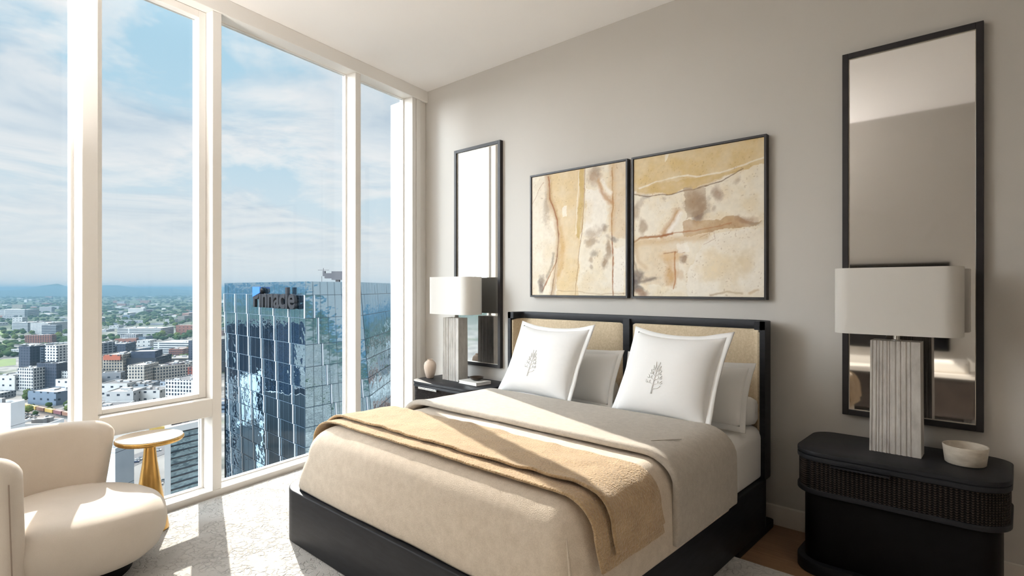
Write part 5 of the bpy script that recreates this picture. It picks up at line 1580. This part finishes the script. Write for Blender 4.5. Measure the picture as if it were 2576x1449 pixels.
tz = [((-20, 190), (832, 856), 40, 'bushy tree in the belt above the navy apartment complex', 'trees above the navy apartment complex'),
      ((250, 345), (1004, 1038), 26, 'leafy tree in the row at the bottom of the sash window', 'trees at the bottom of the sash window'),
      ((380, 480), (882, 925), 34, 'bright green tree behind the maroon apartments', 'trees behind the maroon apartments'),
      ((250, 480), (798, 822), 44, 'dark tree in the wood beyond the white offices', 'trees beyond the white offices'),
      ((20, 190), (985, 1062), 22, 'lone green tree near the railway', 'trees near the railway'),
      ((995, 1016), (790, 900), 18, 'tree on the slope beyond the sloping glass facade', 'trees beyond the sloping glass facade'),
      ((360, 480), (835, 862), 22, 'round tree between the two long white offices', 'trees between the white offices')]
r5 = random.Random(6)
for (u0, u1), (v0, v1), n, lab, grp in tz:
    for _ in range(n):
        x, y = gpt(r5.uniform(u0, u1), r5.uniform(v0, v1))
        if not free(x, y, 3): continue
        k = r5.randrange(4)
        if k in used: o = protos[k].copy(); COL.objects.link(o)
        else: o = protos[k]; used.add(k)
        sc = r5.uniform(0.75, 1.25)*(0.55 if 'railway' in lab or 'sash' in lab else 0.9)
        o.location = (x, y, GZ+0.1); o.scale = (sc, sc, sc*r5.uniform(0.85, 1.1)); o.rotation_euler = (0, 0, r5.uniform(0, 6.28))
        tag(o, lab, 'tree', grp)
# woods beyond counting
vs, fs = crown(9, 1)
r6 = random.Random(17); cnt = 0
V_, F_ = [], []
while cnt < 11000:
    u = r6.uniform(-900, 1060) if r6.random() < 0.72 else r6.uniform(1060, 4200)
    v = 733+(1010-733)*r6.random()**2.3
    x, y = gpt(u, v)
    dens = mnoise.noise(Vector((x/340.0, y/340.0, 2.0)))+0.5*mnoise.noise(Vector((x/120.0, y/120.0, 5.0)))
    fw = 116.3*1412/(v-726)
    if fw < 800 and (u > 1040 or u < -60): continue
    if dens < (0.22 if fw < 1600 else -0.16): continue
    if fw < 1500 and not free(x, y, 3): continue
    s = r6.uniform(4.5, 8.5)*(1.0 if fw < 2500 else 1.9 if fw < 6000 else 3.2)
    hz = s*(0.8 if fw < 2500 else 0.5)
    o_ = len(V_)
    V_ += [(x+a*s, y+b*s, GZ+hz+c*hz) for a, b, c in vs]; F_ += [tuple(o_+i for i in f) for f in fs]
    cnt += 1
me = bpy.data.meshes.new('woodland'); me.from_pydata(V_, [], F_); me.update(); me.polygons.foreach_set('use_smooth', [True]*len(me.polygons))
wl = noisy(mat('woodland_leaves', rough=1.0, spec=0.05), (0.006, 0.017, 0.009), (0.035, 0.055, 0.018), 0.012); me.materials.append(wl)
o = bpy.data.objects.new('woodland', me); COL.objects.link(o)
tag(o, 'dark woods spread between the buildings out to the hills', 'woods', kind='stuff')

# ---- the tower this room is in, below, above and beside it (mirrored only)
m = MB()
m.prism([W(-28, -0.02), W(26, -0.02), W(26, -26), W(-28, -26)], GZ, -0.6)
m.prism([W(-28, -0.02), W(26, -0.02), W(26, -26), W(-28, -26)], 3.75, 34)
struct(m.build('wall_exterior', M['curtain2']))

# ---- blue summer haze over the land
hzm = bpy.data.materials.new('blue_haze'); hzm.use_nodes = True
nt = hzm.node_tree; nt.nodes.clear()
out = nt.nodes.new('ShaderNodeOutputMaterial')
HZ = 1/6300.0
sc_ = nt.nodes.new('ShaderNodeVolumeScatter'); sc_.inputs['Density'].default_value = HZ; sc_.inputs['Color'].default_value = (0.105, 0.18, 0.235, 1); sc_.inputs['Anisotropy'].default_value = 0.0
ab = nt.nodes.new('ShaderNodeVolumeAbsorption'); ab.inputs['Density'].default_value = HZ; ab.inputs['Color'].default_value = (0.105, 0.18, 0.235, 1)
ad = nt.nodes.new('ShaderNodeAddShader')
nt.links.new(sc_.outputs[0], ad.inputs[0]); nt.links.new(ab.outputs[0], ad.inputs[1]); nt.links.new(ad.outputs[0], out.inputs['Volume'])
m = MB(); m.box((-36000, -30000, GZ+0.05), (-300, 30000, 40))
o = m.build('haze', hzm)
tag(o, 'thin blue haze lying over the distant city and hills', 'haze', kind='stuff')
m = MB(); m.box((320, -30000, GZ+0.05), (36000, 30000, 10))
o = m.build('haze', hzm)
tag(o, 'thin blue haze over the country on the far side of the tower', 'haze', kind='stuff')
